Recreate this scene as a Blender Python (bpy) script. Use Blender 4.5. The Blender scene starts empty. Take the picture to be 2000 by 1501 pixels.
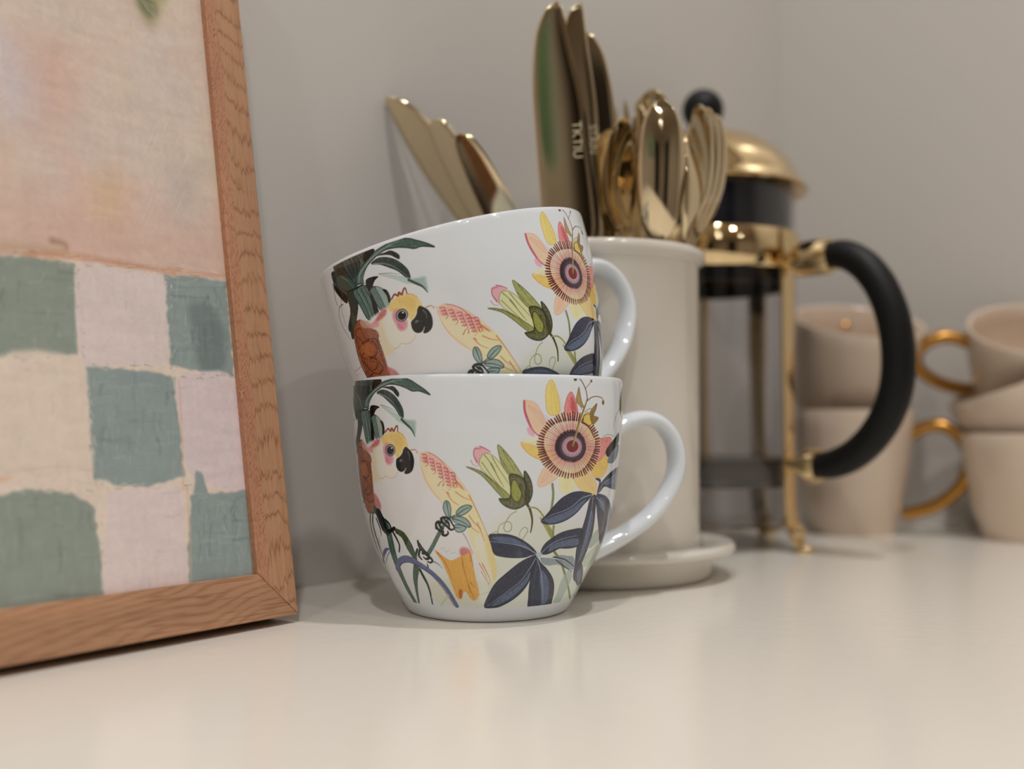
import bpy, bmesh, math, random
import numpy as np
from mathutils import Vector, Matrix

random.seed(7); rng = np.random.default_rng(7)
SC = bpy.context.scene; COL = SC.collection
MM = 0.001
# ------------------------------------------------------------------ camera
F_PX = 2088.0; PITCH = math.atan(71.5 / F_PX); EYE = 69.0      # lens in pixels of a 2000 px frame, tilt, eye height over the worktop (mm)
cd = bpy.data.cameras.new('camera'); cam = bpy.data.objects.new('camera', cd); COL.objects.link(cam); SC.camera = cam
cam.location = (0, 0, EYE * MM); cam.rotation_euler = (math.pi / 2 + PITCH, 0, 0)
cd.sensor_width = 36; cd.sensor_fit = 'HORIZONTAL'; cd.lens = F_PX / 2000 * 36
cd.clip_start = 0.01; cd.clip_end = 50
cd.dof.use_dof = True; cd.dof.focus_distance = 0.366; cd.dof.aperture_fstop = cd.lens / 7.8
# ------------------------------------------------------------------ world, exposure
w = bpy.data.worlds.new('sky'); SC.world = w; w.use_nodes = True
nt = w.node_tree; bgn = nt.nodes['Background']
bgn.inputs[0].default_value = (0.75, 0.86, 1.0, 1); bgn.inputs[1].default_value = 1.3
vs = SC.view_settings; vs.view_transform = 'Standard'; vs.look = 'None'; vs.gamma = 1; vs.exposure = 0.0; vs.use_curve_mapping = False
SC.display_settings.display_device = 'sRGB'
try:
    SC.cycles.use_denoising = True; SC.cycles.max_bounces = 10; SC.cycles.transparent_max_bounces = 24; SC.cycles.sample_clamp_indirect = 6
    SC.cycles.caustics_reflective = False; SC.cycles.caustics_refractive = False
except Exception: pass
# the room: two walls meet at corner C; axis A runs along the left wall, axis B along the right wall
CX, CY = 0.198, 0.781
AX = Vector((-0.652, -0.758, 0)); BX = Vector((0.758, -0.652, 0))
ZC, ZF = 1.50, -0.90; LA, LB = 3.2, 3.4
def room(a, b, z): return Vector((CX, CY, 0)) + AX * a + BX * b + Vector((0, 0, z))
LAMP_W = 3.75; LAMP_COL = (1.0, 0.982, 0.965)
LAMPS = [(0.42, 0.50), (1.05, 0.50), (1.8, 0.55), (0.7, 1.45), (1.7, 1.75), (0.8, 2.5), (2.3, 2.4)]
LAMP_K = [1.25, 1.25, 1.0, 0.8, 0.6, 0.5, 0.5]

# ------------------------------------------------------------------ photo pixel -> place helpers (mm), used to put traced points on real surfaces
def ray(x, y):
    a = (x - 1000) / F_PX; b = -(y - 750.5) / F_PX
    return np.array([a, math.cos(PITCH) - b * math.sin(PITCH), math.sin(PITCH) + b * math.cos(PITCH)])
def py(x, y, Y):
    d = ray(x, y); return Vector((d[0] * Y / d[1], Y, EYE + d[2] * Y / d[1]))

# ------------------------------------------------------------------ objects
def link(name, me, mats, parent=None, smooth=35):
    o = bpy.data.objects.new(name, me); COL.objects.link(o)
    for m in (mats if isinstance(mats, (list, tuple)) else [mats]): me.materials.append(m)
    if parent: o.parent = parent
    if smooth:
        me.shade_smooth()
        try: me.set_sharp_from_angle(angle=math.radians(smooth))
        except Exception: pass
    return o
def mesh(name, V, Fc):
    me = bpy.data.meshes.new(name); me.from_pydata([tuple(float(c) * MM for c in v) for v in V], [], Fc); me.validate(); me.update()
    bm = bmesh.new(); bm.from_mesh(me); bmesh.ops.recalc_face_normals(bm, faces=bm.faces); bm.to_mesh(me); bm.free()
    return me
def tag(o, label=None, cat=None, group=None, kind=None):
    if label: o['label'] = label
    if cat: o['category'] = cat
    if group: o['group'] = group
    if kind: o['kind'] = kind
    return o
def thing(name, label, cat, loc=(0, 0, 0), rot=None, group=None):
    o = bpy.data.objects.new(name, None); COL.objects.link(o); o.empty_display_size = 0.01
    o.location = Vector(loc) * MM
    if rot is not None: o.rotation_euler = rot
    return tag(o, label, cat, group)
def lathe(prof, n=96):
    V = []; Fc = []; rings = []
    for r, z in prof:
        if r < 1e-6: rings.append([len(V)]); V.append((0, 0, z))
        else:
            rings.append(list(range(len(V), len(V) + n)))
            V += [(r * math.cos(2 * math.pi * i / n), r * math.sin(2 * math.pi * i / n), z) for i in range(n)]
    for a, b in zip(rings, rings[1:]):
        for i in range(n):
            j = (i + 1) % n
            if len(a) == 1 and len(b) == 1: continue
            if len(a) == 1: Fc.append((a[0], b[j], b[i]))
            elif len(b) == 1: Fc.append((a[i], a[j], b[0]))
            else: Fc.append((a[i], a[j], b[j], b[i]))
    return V, Fc
def crom(P, k=6, closed=False):
    P = [np.array(p, float) for p in P]; n = len(P); out = []
    rngi = range(n) if closed else range(n - 1)
    for i in rngi:
        p0 = P[(i - 1) % n] if closed or i > 0 else 2 * P[0] - P[1]
        p1 = P[i]; p2 = P[(i + 1) % n]
        p3 = P[(i + 2) % n] if closed or i + 2 < n else 2 * P[-1] - P[-2]
        for j in range(k):
            t = j / k
            out.append(0.5 * (2 * p1 + (p2 - p0) * t + (2 * p0 - 5 * p1 + 4 * p2 - p3) * t * t + (3 * p1 - p0 - 3 * p2 + p3) * t ** 3))
    if not closed: out.append(P[-1])
    return out
def tube(path, ra, rb=None, side=None, n=16, k=6, smooth=True, sq=1.0):
    """elliptical tube along path; ra in-plane radius, rb radius along 'side'; ra/rb may be lists per point"""
    m = len(path)
    ra = [ra] * m if not hasattr(ra, '__len__') else list(ra)
    rb = ra if rb is None else ([rb] * m if not hasattr(rb, '__len__') else list(rb))
    if smooth:
        q = crom([tuple(p) + (a, b) for p, a, b in zip([tuple(p) for p in path], ra, rb)], k)
        path = [Vector(x[:3]) for x in q]; ra = [x[3] for x in q]; rb = [x[4] for x in q]
    else: path = [Vector(p) for p in path]
    side = Vector(side) if side is not None else None
    V = []; Fc = []; m = len(path)
    for i, p in enumerate(path):
        t = (path[min(i + 1, m - 1)] - path[max(i - 1, 0)]).normalized()
        s = side if side is not None else (Vector((0, 0, 1)) if abs(t.z) < 0.9 else Vector((1, 0, 0)))
        s = (s - t * s.dot(t)).normalized(); u = t.cross(s)
        for j in range(n):
            a = 2 * math.pi * j / n
            V.append(p + u * (ra[i] * math.copysign(abs(math.cos(a)) ** sq, math.cos(a))) + s * (rb[i] * math.copysign(abs(math.sin(a)) ** sq, math.sin(a))))
    for i in range(m - 1):
        for j in range(n):
            j2 = (j + 1) % n
            Fc.append((i * n + j, i * n + j2, (i + 1) * n + j2, (i + 1) * n + j))
    Fc.append(tuple(range(n))[::-1]); Fc.append(tuple((m - 1) * n + j for j in range(n)))
    return V, Fc
def join(*parts):
    V = []; Fc = []
    for v, f in parts:
        o = len(V); V += list(v); Fc += [tuple(i + o for i in q) for q in f]
    return V, Fc
def box(x0, x1, y0, y1, z0, z1):
    V = [(x, y, z) for z in (z0, z1) for y in (y0, y1) for x in (x0, x1)]
    return V, [(0, 2, 3, 1), (4, 5, 7, 6), (0, 1, 5, 4), (2, 6, 7, 3), (0, 4, 6, 2), (1, 3, 7, 5)]
def bevel(o, wmm, seg=2):
    m = o.modifiers.new('bevel', 'BEVEL'); m.width = wmm * MM; m.segments = seg; m.limit_method = 'ANGLE'; return o

# ------------------------------------------------------------------ materials
def lin(c): return tuple((x / 12.92 if x <= 0.04045 else ((x + 0.055) / 1.055) ** 2.4) for x in [v / 255 for v in c])
def mat(name, rgb, rough=0.5, metal=0.0, coat=0.0, spec=0.5, var=0.0, vscale=40, bump=0.0, bscale=60, sss=0.0):
    m = bpy.data.materials.new(name); m.use_nodes = True; t = m.node_tree; b = t.nodes['Principled BSDF']
    c = (*lin(rgb), 1)
    b.inputs['Base Color'].default_value = c; b.inputs['Roughness'].default_value = rough; b.inputs['Metallic'].default_value = metal
    b.inputs['Coat Weight'].default_value = coat; b.inputs['Coat Roughness'].default_value = 0.04; b.inputs['Specular IOR Level'].default_value = spec
    tc = t.nodes.new('ShaderNodeTexCoord')
    n = t.nodes.new('ShaderNodeTexNoise'); n.inputs['Scale'].default_value = vscale; n.inputs['Detail'].default_value = 4
    t.links.new(tc.outputs['Object'], n.inputs['Vector'])
    mx = t.nodes.new('ShaderNodeMix'); mx.data_type = 'RGBA'; mx.inputs[6].default_value = tuple(x * (1 - var) for x in c[:3]) + (1,)
    mx.inputs[7].default_value = tuple(min(1, x * (1 + var)) for x in c[:3]) + (1,)
    t.links.new(n.outputs['Fac'], mx.inputs[0]); t.links.new(mx.outputs[2], b.inputs['Base Color'])
    if bump:
        n2 = t.nodes.new('ShaderNodeTexNoise'); n2.inputs['Scale'].default_value = bscale; n2.inputs['Detail'].default_value = 3
        t.links.new(tc.outputs['Object'], n2.inputs['Vector'])
        bp = t.nodes.new('ShaderNodeBump'); bp.inputs['Strength'].default_value = 1; bp.inputs['Distance'].default_value = bump * MM
        t.links.new(n2.outputs['Fac'], bp.inputs['Height']); t.links.new(bp.outputs['Normal'], b.inputs['Normal'])
    return m
M_WALL = mat('satin greige wall paint', (213, 208, 202), 0.32, spec=0.4, var=0.01, vscale=6, bump=0.05, bscale=220)
M_CEIL = mat('white ceiling paint', (235, 230, 220), 0.8)
M_FLOOR = mat('oak coloured floor', (150, 115, 80), 0.4, var=0.15, vscale=8)
M_TOP = mat('off white lacquered worktop', (234, 228, 218), 0.2, coat=0.0, spec=0.45, var=0.012, vscale=14, bump=0.10, bscale=150)
M_PORC = mat('white glazed porcelain', (225, 231, 236), 0.06, spec=0.55)
M_CREAM = mat('cream glazed stoneware', (218, 212, 202), 0.10, spec=0.55, var=0.01)
M_PINK = mat('blush beige glazed ceramic', (222, 202, 182), 0.07, spec=0.55, var=0.02)
M_GOLD = mat('champagne gold metal', (226, 208, 174), 0.07, metal=1)
M_GOLDP = mat('polished gold metal', (228, 203, 158), 0.035, metal=1)
M_GOLDH = mat('gold painted handle', (190, 140, 70), 0.28, metal=1)
M_BLACK = mat('satin black plastic', (9, 9, 10), 0.5, spec=0.3)
M_NAVY = mat('dark plastic lid insert', (22, 26, 36), 0.25)
M_MESH = mat('grey steel plunger mesh', (95, 88, 84), 0.35, metal=0.7)
M_ENGR = mat('pale etched lettering', (214, 198, 160), 0.6)
def mat_glass():
    m = bpy.data.materials.new('clear thin glass'); m.use_nodes = True; t = m.node_tree; t.nodes.clear()
    o = t.nodes.new('ShaderNodeOutputMaterial'); mx = t.nodes.new('ShaderNodeMixShader'); lw = t.nodes.new('ShaderNodeLayerWeight'); lw.inputs[0].default_value = 0.5
    pw = t.nodes.new('ShaderNodeMath'); pw.operation = 'POWER'; pw.inputs[1].default_value = 4.5; t.links.new(lw.outputs['Facing'], pw.inputs[0])
    fr = t.nodes.new('ShaderNodeMath'); fr.operation = 'MULTIPLY_ADD'; fr.inputs[1].default_value = 0.7; fr.inputs[2].default_value = 0.035; t.links.new(pw.outputs[0], fr.inputs[0])
    tr = t.nodes.new('ShaderNodeBsdfTransparent'); tr.inputs[0].default_value = (0.95, 0.95, 0.96, 1)
    g = t.nodes.new('ShaderNodeBsdfGlossy'); g.inputs['Roughness'].default_value = 0.03
    t.links.new(fr.outputs[0], mx.inputs[0]); t.links.new(tr.outputs[0], mx.inputs[1]); t.links.new(g.outputs[0], mx.inputs[2]); t.links.new(mx.outputs[0], o.inputs[0])
    return m
M_GLASS = mat_glass()
def mat_image(name, img, rough=0.06, spec=0.55, bump=0.0):
    m = bpy.data.materials.new(name); m.use_nodes = True; t = m.node_tree; b = t.nodes['Principled BSDF']
    ti = t.nodes.new('ShaderNodeTexImage'); ti.image = img; ti.interpolation = 'Linear'; ti.extension = 'REPEAT'
    uv = t.nodes.new('ShaderNodeUVMap'); uv.uv_map = 'UVMap'
    t.links.new(uv.outputs[0], ti.inputs[0]); t.links.new(ti.outputs[0], b.inputs['Base Color'])
    b.inputs['Roughness'].default_value = rough; b.inputs['Specular IOR Level'].default_value = spec
    if bump:
        bp = t.nodes.new('ShaderNodeBump'); bp.inputs['Distance'].default_value = bump * MM; bp.inputs['Strength'].default_value = 1
        t.links.new(ti.outputs[0], bp.inputs['Height']); t.links.new(bp.outputs[0], b.inputs['Normal'])
    return m
# ------------------------------------------------------------------ small raster painter (colours in sRGB 0..255, coordinates in texels)
class Raster:
    def __init__(s, W, H, col):
        s.W, s.H = W, H; s.a = np.empty((H, W, 3), np.float32); s.a[:] = col
        s.tr = None; s.px = 1.0
        s.nz = vnoise(H, W, 5) * 0.5 + vnoise(H, W, 2) * 0.5
    def _win(s, P, pad):
        x0 = max(0, int(P[:, 0].min() - pad)); x1 = min(s.W, int(P[:, 0].max() + pad) + 2)
        y0 = max(0, int(P[:, 1].min() - pad)); y1 = min(s.H, int(P[:, 1].max() + pad) + 2)
        if x1 <= x0 or y1 <= y0: return None
        X, Y = np.meshgrid(np.arange(x0, x1, dtype=np.float32), np.arange(y0, y1, dtype=np.float32)); return x0, x1, y0, y1, X, Y
    def _blend(s, wn, cov, col):
        x0, x1, y0, y1 = wn[:4]; c = cov[..., None]
        s.a[y0:y1, x0:x1] = s.a[y0:y1, x0:x1] * (1 - c) + np.array(col, np.float32) * c
    def fill(s, pts, col, soft=0.7, alpha=1.0, smooth=True, edge=None, grain=0.0, k=4):
        P = crom(pts, k, True) if smooth else [np.array(p, float) for p in pts]
        P = s.tr(np.array(P)) if s.tr else np.array(P)
        P = P.astype(np.float32); wn = s._win(P, soft * 2 + 3)
        if wn is None: return
        X, Y = wn[4], wn[5]; Q = np.roll(P, -1, 0); ins = np.zeros(X.shape, bool); dm = np.full(X.shape, 1e9, np.float32)
        for (ax, ay), (bx, by) in zip(P, Q):
            if ay != by:
                c = ((ay > Y) != (by > Y)) & (X < (bx - ax) * (Y - ay) / (by - ay) + ax); ins ^= c
            dx, dy = bx - ax, by - ay; L = dx * dx + dy * dy + 1e-9
            t = np.clip(((X - ax) * dx + (Y - ay) * dy) / L, 0, 1)
            np.minimum(dm, (X - ax - t * dx) ** 2 + (Y - ay - t * dy) ** 2, out=dm)
        d = np.sqrt(dm) * np.where(ins, 1, -1)
        cov = np.clip(0.5 + d / (2 * soft), 0, 1); cov = cov * cov * (3 - 2 * cov) if soft > 2 else cov
        cov = cov * alpha
        if grain: cov = cov * (1 - grain * s.nz[wn[2]:wn[3], wn[0]:wn[1]])
        s._blend(wn, cov, col)
        if edge:   # darker ink contour
            e = np.clip(1.2 - np.abs(d) / edge[1], 0, 1) * edge[2]; s._blend(wn, e, edge[0])
    def stroke(s, pts, col, w0, w1=None, wm=None, alpha=1.0, soft=0.8, smooth=True, k=5, closed=False):
        """width in photo pixels at start, (middle), end"""
        P = crom(pts, k, closed) if smooth else [np.array(p, float) for p in pts]
        P = s.tr(np.array(P)) if s.tr else np.array(P); P = P.astype(np.float32)
        if closed: P = np.vstack([P, P[:1]])
        w1 = w0 if w1 is None else w1; wm = (w0 + w1) / 2 if wm is None else wm
        u = np.linspace(0, 1, len(P)); wd = np.interp(u, [0, .5, 1], [w0, wm, w1]) * s.px / 2
        wn = s._win(P, float(wd.max()) + soft + 2)
        if wn is None: return
        X, Y = wn[4], wn[5]; best = np.full(X.shape, -1e9, np.float32)
        for i in range(len(P) - 1):
            ax, ay = P[i]; bx, by = P[i + 1]; dx, dy = bx - ax, by - ay; L = dx * dx + dy * dy + 1e-9
            t = np.clip(((X - ax) * dx + (Y - ay) * dy) / L, 0, 1)
            np.maximum(best, wd[i] + (wd[i + 1] - wd[i]) * t - np.sqrt((X - ax - t * dx) ** 2 + (Y - ay - t * dy) ** 2), out=best)
        s._blend(wn, np.clip(0.5 + best / (2 * soft), 0, 1) * alpha, col)
    def image(s, name):
        img = bpy.data.images.new(name, s.W, s.H); o = np.ones((s.H, s.W, 4), np.float32)
        o[..., :3] = np.clip(s.a / 255, 0, 1)[::-1]; img.pixels.foreach_set(o.ravel()); img.update(); img.pack(); return img
def vnoise(H, W, cell, cy=None):
    cy = cy or cell; gh, gw = int(H / cy) + 3, int(W / cell) + 3; g = rng.random((gh, gw)).astype(np.float32)
    y = np.arange(H) / cy; x = np.arange(W) / cell; yi = y.astype(int); xi = x.astype(int); fy = (y - yi)[:, None]; fx = (x - xi)[None]
    fy = fy * fy * (3 - 2 * fy); fx = fx * fx * (3 - 2 * fx)
    a = g[yi][:, xi]; b = g[yi][:, xi + 1]; c = g[yi + 1][:, xi]; d = g[yi + 1][:, xi + 1]
    return (a * (1 - fx) + b * fx) * (1 - fy) + (c * (1 - fx) + d * fx) * fy

# ------------------------------------------------------------------ patterned mug: profile, pose
MUG_R, MUG_H = 50.0, 84.5
OUT = [(28.2, 0.0), (29.3, 0.5), (30.3, 1.9), (33.4, 7.0), (36.2, 12.3), (37.6, 14.8), (39.7, 18.6), (41.5, 22.4), (43.3, 27), (44.6, 31), (45.8, 36), (47.0, 42.1), (47.9, 49.3), (48.9, 58), (49.7, 66), (50.0, 73), (50.0, 80), (49.9, 83.2), (49.5, 84.2), (48.9, 84.5)]
INN = [(48.2, 84.2), (47.7, 83.2), (47.6, 80), (47.5, 73), (47.2, 66), (46.4, 58), (45.4, 49.3), (44.4, 42), (42.8, 35), (40.5, 27.5), (37, 20), (33, 13.5), (29, 8.5), (24, 5.6), (16, 4.6), (0, 4.4)]
MUG1 = dict(loc=(-9.0, 398.0, 0.0), yaw=20.5, tilt=0.0)
MUG2 = dict(loc=(-2.0, 397.0, 51.6), yaw=36.5, tilt=-14.2)
def mug_matrix(p):
    return Matrix.Translation(Vector(p['loc'])) @ Matrix.Rotation(math.radians(p['tilt']), 4, 'Y') @ Matrix.Rotation(math.radians(p.get('tx', 0)), 4, 'X') @ Matrix.Rotation(math.radians(p['yaw']), 4, 'Z')
_z = [z for r, z in OUT]; _r = [r for r, z in OUT]
# texture: angle -200.5..-20.5 deg of the mug (half turn, repeated), x to the right
TW, TH = 1640, 880; TH0 = math.radians(-200.5)
def to_tex(pose):
    Mi = np.array(mug_matrix(pose).inverted())
    def f(P):
        out = []
        o = Mi[:3, :3] @ np.array([0, 0, EYE]) + Mi[:3, 3]
        for x, y in P:
            d = Mi[:3, :3] @ ray(x, y); A = d[0] ** 2 + d[1] ** 2; B = o[0] * d[0] + o[1] * d[1]; z = 45.0
            for it in range(26):
                r = np.interp(z, _z, _r); D = B * B - A * (o[0] ** 2 + o[1] ** 2 - r * r)
                t = (-B - math.sqrt(max(D, 0))) / A; zn = o[2] + d[2] * t; z = 0.5 * z + 0.5 * min(max(zn, -5), 95)
            q = o + d * t; th = math.atan2(q[1], q[0])
            while th > TH0 + math.pi + 0.6: th -= 2 * math.pi
            while th < TH0 - 0.6: th += 2 * math.pi
            out.append(((th - TH0) / math.pi * TW, (1 - q[2] / MUG_H) * TH))
        return np.array(out)
    return f
# ------------------------------------------------------------------ the printed pattern: parrot, leaves, passion flower
WHITE = (229, 235, 241)
T = Raster(TW, TH, WHITE); T.px = 1.98
tf1, tf2 = to_tex(MUG1), to_tex(MUG2)
def crop(ox, oy, s, tf):
    return lambda P: tf([(ox + x / s, oy + y / s) for x, y in P])
CA = crop(670, 710, 5.176, tf1); CB = crop(680, 960, 5.003, tf1); CC = crop(900, 710, 4.169, tf1); CD = crop(900, 900, 4.415, tf1)
CU = crop(620, 480, 5.773, tf2); CV = crop(940, 360, 3.95, tf2)
def k(c, g=1.0):
    m = .3 * c[0] + .5 * c[1] + .2 * c[2]; s = 1.2 * g * (max(m, 1) / 190) ** .30; return tuple(max(0, min(238, (m + (v - m) * .92) * s)) for v in c)
def F(c, pts, col, **kw): T.tr = c; e = kw.get('edge'); kw['edge'] = (k(e[0], 1.05), e[1], e[2]) if e else None; T.fill(pts, k(col), **kw)
def S(c, pts, col, w0, w1=None, wm=None, **kw): T.tr = c; T.stroke(pts, k(col), w0, w1, wm, **kw)
DK = (28, 40, 37); GR = (88, 120, 110)
# pale green ground wash
F(CD, [(250, 560), (500, 430), (760, 420), (900, 560), (1150, 560), (1230, 640), (1000, 1150), (760, 1260), (200, 1260), (-200, 1200), (-250, 1000), (250, 900)], (186, 192, 168), soft=26, alpha=.62, grain=.6)
F(CB, [(880, 880), (1400, 900), (1500, 1130), (1100, 1120), (860, 1080)], (180, 184, 160), soft=22, alpha=.5, grain=.6)
# --- leaves, top left
F(CU, [(155, 310), (200, 290), (235, 400), (185, 420)], (60, 72, 66), soft=1.5)
F(CA, [(128, 158), (240, 152), (330, 154), (320, 230), (270, 330), (225, 430), (195, 480), (150, 470), (128, 330)], (44, 54, 46), soft=1.2, grain=.35)
F(CU, [(215, 270), (330, 225), (470, 165), (470, 300), (400, 380), (395, 540), (360, 560), (250, 420)], (44, 54, 46), soft=1.2, grain=.35)
for i in range(7):
    x = 150 + i * 24; S(CA, [(x, 160), (x + 6, 260), (200 + i * 6, 400)], (120, 136, 126) if i % 2 else (84, 98, 88), 1.4, .6, alpha=.75)
F(CA, [(322, 156), (372, 152), (390, 178), (345, 225), (300, 262), (298, 210)], (18, 24, 22), soft=1)
F(CU, [(180, 420), (215, 395), (270, 400), (350, 480), (395, 560), (380, 600), (330, 590), (260, 520), (195, 470)], (74, 98, 90), soft=1, edge=(DK, 2.5, .9))
F(CU, [(185, 440), (250, 490), (330, 560), (340, 640), (300, 630), (230, 550), (190, 490)], (24, 32, 28), soft=1)
S(CU, [(165, 430), (185, 500), (200, 590), (225, 670)], DK, 1.2, 1.6, alpha=.9)
S(CU, [(290, 655), (250, 690), (245, 780), (280, 900), (330, 990), (370, 1055)], DK, 1.2, .5, 1.5, alpha=.9)
F(CA, [(132, 275), (165, 310), (200, 400), (205, 470), (160, 475), (124, 400), (112, 310)], (66, 88, 80), soft=1, edge=(DK, 2.2, .8))
S(CA, [(140, 300), (170, 370), (190, 450)], (130, 150, 142), 1.5, .6, alpha=.8)
F(CA, [(460, 228), (505, 226), (545, 262), (566, 300), (556, 335), (528, 308), (490, 268), (430, 245), (400, 240), (425, 228)], (30, 42, 38), soft=1, grain=.2)
F(CA, [(213, 430), (225, 360), (262, 300), (320, 245), (390, 190), (470, 160), (540, 142), (610, 143), (680, 165), (735, 200), (800, 243), (845, 278), (878, 312), (820, 290), (760, 272), (700, 274), (640, 245), (560, 215), (470, 205), (405, 228), (350, 262), (310, 300), (280, 350), (262, 400), (255, 440)], (86, 118, 108), soft=1, edge=(DK, 2.6, .9), grain=.15)
F(CA, [(520, 150), (610, 146), (700, 180), (780, 240), (850, 295), (760, 262), (690, 266), (600, 220), (545, 200)], (66, 94, 84), soft=1.5, alpha=.7, grain=.5)
S(CA, [(230, 420), (255, 340), (330, 262), (420, 205), (520, 172), (600, 160)], (138, 164, 154), 2.2, .6, alpha=.8)
S(CA, [(240, 425), (270, 345), (345, 270), (440, 212), (540, 190)], (38, 58, 52), 1.2, .5, alpha=.8)
for i in range(14):
    x = 560 + i * 20; S(CA, [(x, 165 + i * 8), (x + 8, 205 + i * 6)], (40, 62, 56), .8, .4, alpha=.5)
F(CA, [(345, 285), (400, 262), (470, 285), (530, 335), (575, 400), (605, 470), (610, 530), (602, 556), (570, 520), (520, 440), (455, 375), (400, 325), (352, 302)], (46, 64, 58), soft=1, edge=(DK, 2, .7), grain=.2)
S(CA, [(355, 300), (430, 330), (500, 390), (560, 480), (590, 535)], (128, 152, 142), 2.2, .5, 1.4, alpha=.8)
F(CA, [(375, 412), (440, 438), (520, 490), (590, 535), (650, 560), (735, 568), (740, 640), (727, 738), (690, 680), (640, 625), (560, 585), (500, 530), (440, 480), (390, 440)], (150, 176, 168), soft=1.4, alpha=.9, grain=.5)
S(CA, [(375, 412), (460, 440), (530, 480)], DK, 1, .4, alpha=.6)
S(CA, [(590, 560), (640, 610), (690, 660), (727, 735)], (48, 74, 70), 4, 1, 4.5, alpha=.9)
for i in range(9):
    S(CA, [(620 + i * 12, 570 + i * 2), (650 + i * 9, 620 + i * 10)], (70, 100, 94), .9, .4, alpha=.6)
F(CA, [(275, 432), (320, 418), (368, 436), (338, 458), (318, 495), (302, 538), (272, 530)], (18, 24, 24), soft=.9)
# stems
def stem(P, col, w): S(CA, P, col, w, w * .9)
F(CA, [(150, 478), (205, 480), (196, 620), (165, 780), (142, 845), (130, 780), (150, 640)], (52, 70, 62), soft=1, edge=(DK, 2, .6))
F(CA, [(185, 480), (265, 476), (285, 620), (305, 770), (290, 800), (240, 800), (205, 640)], (92, 120, 112), soft=1, edge=(DK, 2.5, .9))
F(CA, [(285, 545), (330, 520), (365, 640), (385, 745), (340, 770), (310, 680)], (98, 124, 118), soft=1, edge=(DK, 2.4, .9))
F(CA, [(330, 525), (375, 560), (398, 650), (405, 720), (372, 748), (350, 640)], (138, 158, 154), soft=1.2, edge=(DK, 1.6, .6))
F(CA, [(375, 568), (405, 590), (418, 650), (416, 705), (398, 712), (395, 640)], (32, 44, 42), soft=.9)
for x0, x1 in ((205, 250), (232, 275), (258, 300)): S(CA, [(x0, 490), ((x0 + x1) / 2 + 4, 640), (x1, 795)], (34, 48, 44), 1.6, 1.2, alpha=.85)
S(CA, [(215, 490), (240, 640), (262, 790)], (150, 172, 164), 1.3, .8, alpha=.7)
F(CA, [(288, 560), (305, 640), (318, 790), (290, 800), (280, 700)], (24, 30, 28), soft=1)
S(CA, [(150, 465), (205, 470), (262, 450)], (20, 28, 26), 2.4, 1.6, 2.8)
F(CU, [(370, 720), (420, 780), (445, 860), (430, 980), (395, 1050), (375, 960), (385, 850)], (60, 84, 74), soft=1.1, edge=(DK, 2, .6))
S(CA, [(118, 500), (112, 620), (118, 720), (132, 830)], DK, 1, .6, alpha=.7)
# --- rusty trunk
TR = [(150, 815), (190, 770), (225, 850), (262, 915), (292, 930), (280, 1010), (292, 1120), (302, 1220), (318, 1330), (352, 1450), (345, 1501), (262, 1501), (232, 1450), (200, 1350), (178, 1240), (162, 1120), (152, 980)]
F(CA, TR, (158, 84, 54), soft=2, edge=((90, 38, 22), 3, .7), grain=.2)
F(CU, [(430, 980), (475, 925), (520, 1000), (560, 1050), (660, 1050), (700, 1180), (760, 1330), (800, 1440), (760, 1501), (580, 1501), (540, 1400), (500, 1280), (460, 1150)], (160, 84, 50), soft=2, edge=((90, 38, 22), 3, .7), grain=.2)
for q in [[(500, 1100), (560, 1070), (640, 1090), (670, 1180), (640, 1250), (560, 1240), (500, 1180)], [(590, 1260), (650, 1270), (680, 1330), (640, 1400), (590, 1350)], [(520, 1300), (600, 1400), (680, 1440), (740, 1390)], [(690, 1300), (740, 1380), (700, 1450)], [(450, 1020), (520, 1110), (490, 1200)]]:
    S(CU, q, (84, 36, 20), 2.2, 1.2, 2.4, alpha=.8)
F(CU, [(510, 1120), (600, 1100), (640, 1170), (600, 1230), (520, 1250), (495, 1200)], (190, 112, 58), soft=5, alpha=.6)
for i in range(26):
    a, b = random.uniform(165, 290), random.uniform(960, 1460); S(CA, [(a, b), (a + random.uniform(-25, 25), b + 30), (a + random.uniform(-10, 20), b + 60)], (92, 40, 24) if i % 2 else (190, 120, 66), 1.8, .6, alpha=.7)
F(CA, [(190, 770), (250, 830), (300, 900), (290, 935), (235, 880), (200, 850)], (190, 150, 132), soft=3, alpha=.8)
# --- parrot: body, head
CREAM = (206, 196, 174)
F(CA, [(240, 820), (330, 760), (395, 740), (460, 690), (540, 680), (610, 720), (650, 790), (655, 860), (780, 910), (800, 1050), (880, 1250), (1000, 1400), (1130, 1560), (1200, 1740), (1150, 1880), (1000, 1890), (820, 1760), (640, 1650), (480, 1560), (350, 1490), (312, 1330), (300, 1150), (288, 960)], (192, 194, 197), soft=7)
F(CA, [(290, 900), (340, 850), (345, 1080), (380, 1160), (330, 1200), (300, 1180)], (206, 186, 140), soft=9, alpha=.6)
F(CA, [(340, 830), (520, 800), (560, 960), (540, 1110), (450, 1150), (370, 1120), (330, 980)], (207, 199, 184), soft=10, alpha=.8)
F(CA, [(388, 760), (430, 705), (490, 682), (560, 688), (615, 722), (640, 775), (655, 850), (600, 885), (560, 945), (530, 930), (520, 870), (480, 830), (430, 815), (395, 800)], (208, 182, 112), soft=3.5)
F(CA, [(470, 720), (560, 710), (610, 760), (600, 830), (560, 850), (520, 800)], (200, 168, 92), soft=9, alpha=.5)
for P, c in [([(270, 850), (330, 770), (370, 765), (360, 815), (300, 850)], (196, 96, 88)), ([(235, 850), (290, 840), (300, 890), (260, 895)], (204, 140, 140))]: F(CA, P, c, soft=6, alpha=.85)
F(CA, [(405, 830), (450, 800), (450, 940), (480, 1000), (440, 1000), (415, 930)], (206, 120, 150), soft=6, alpha=.6)
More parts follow.
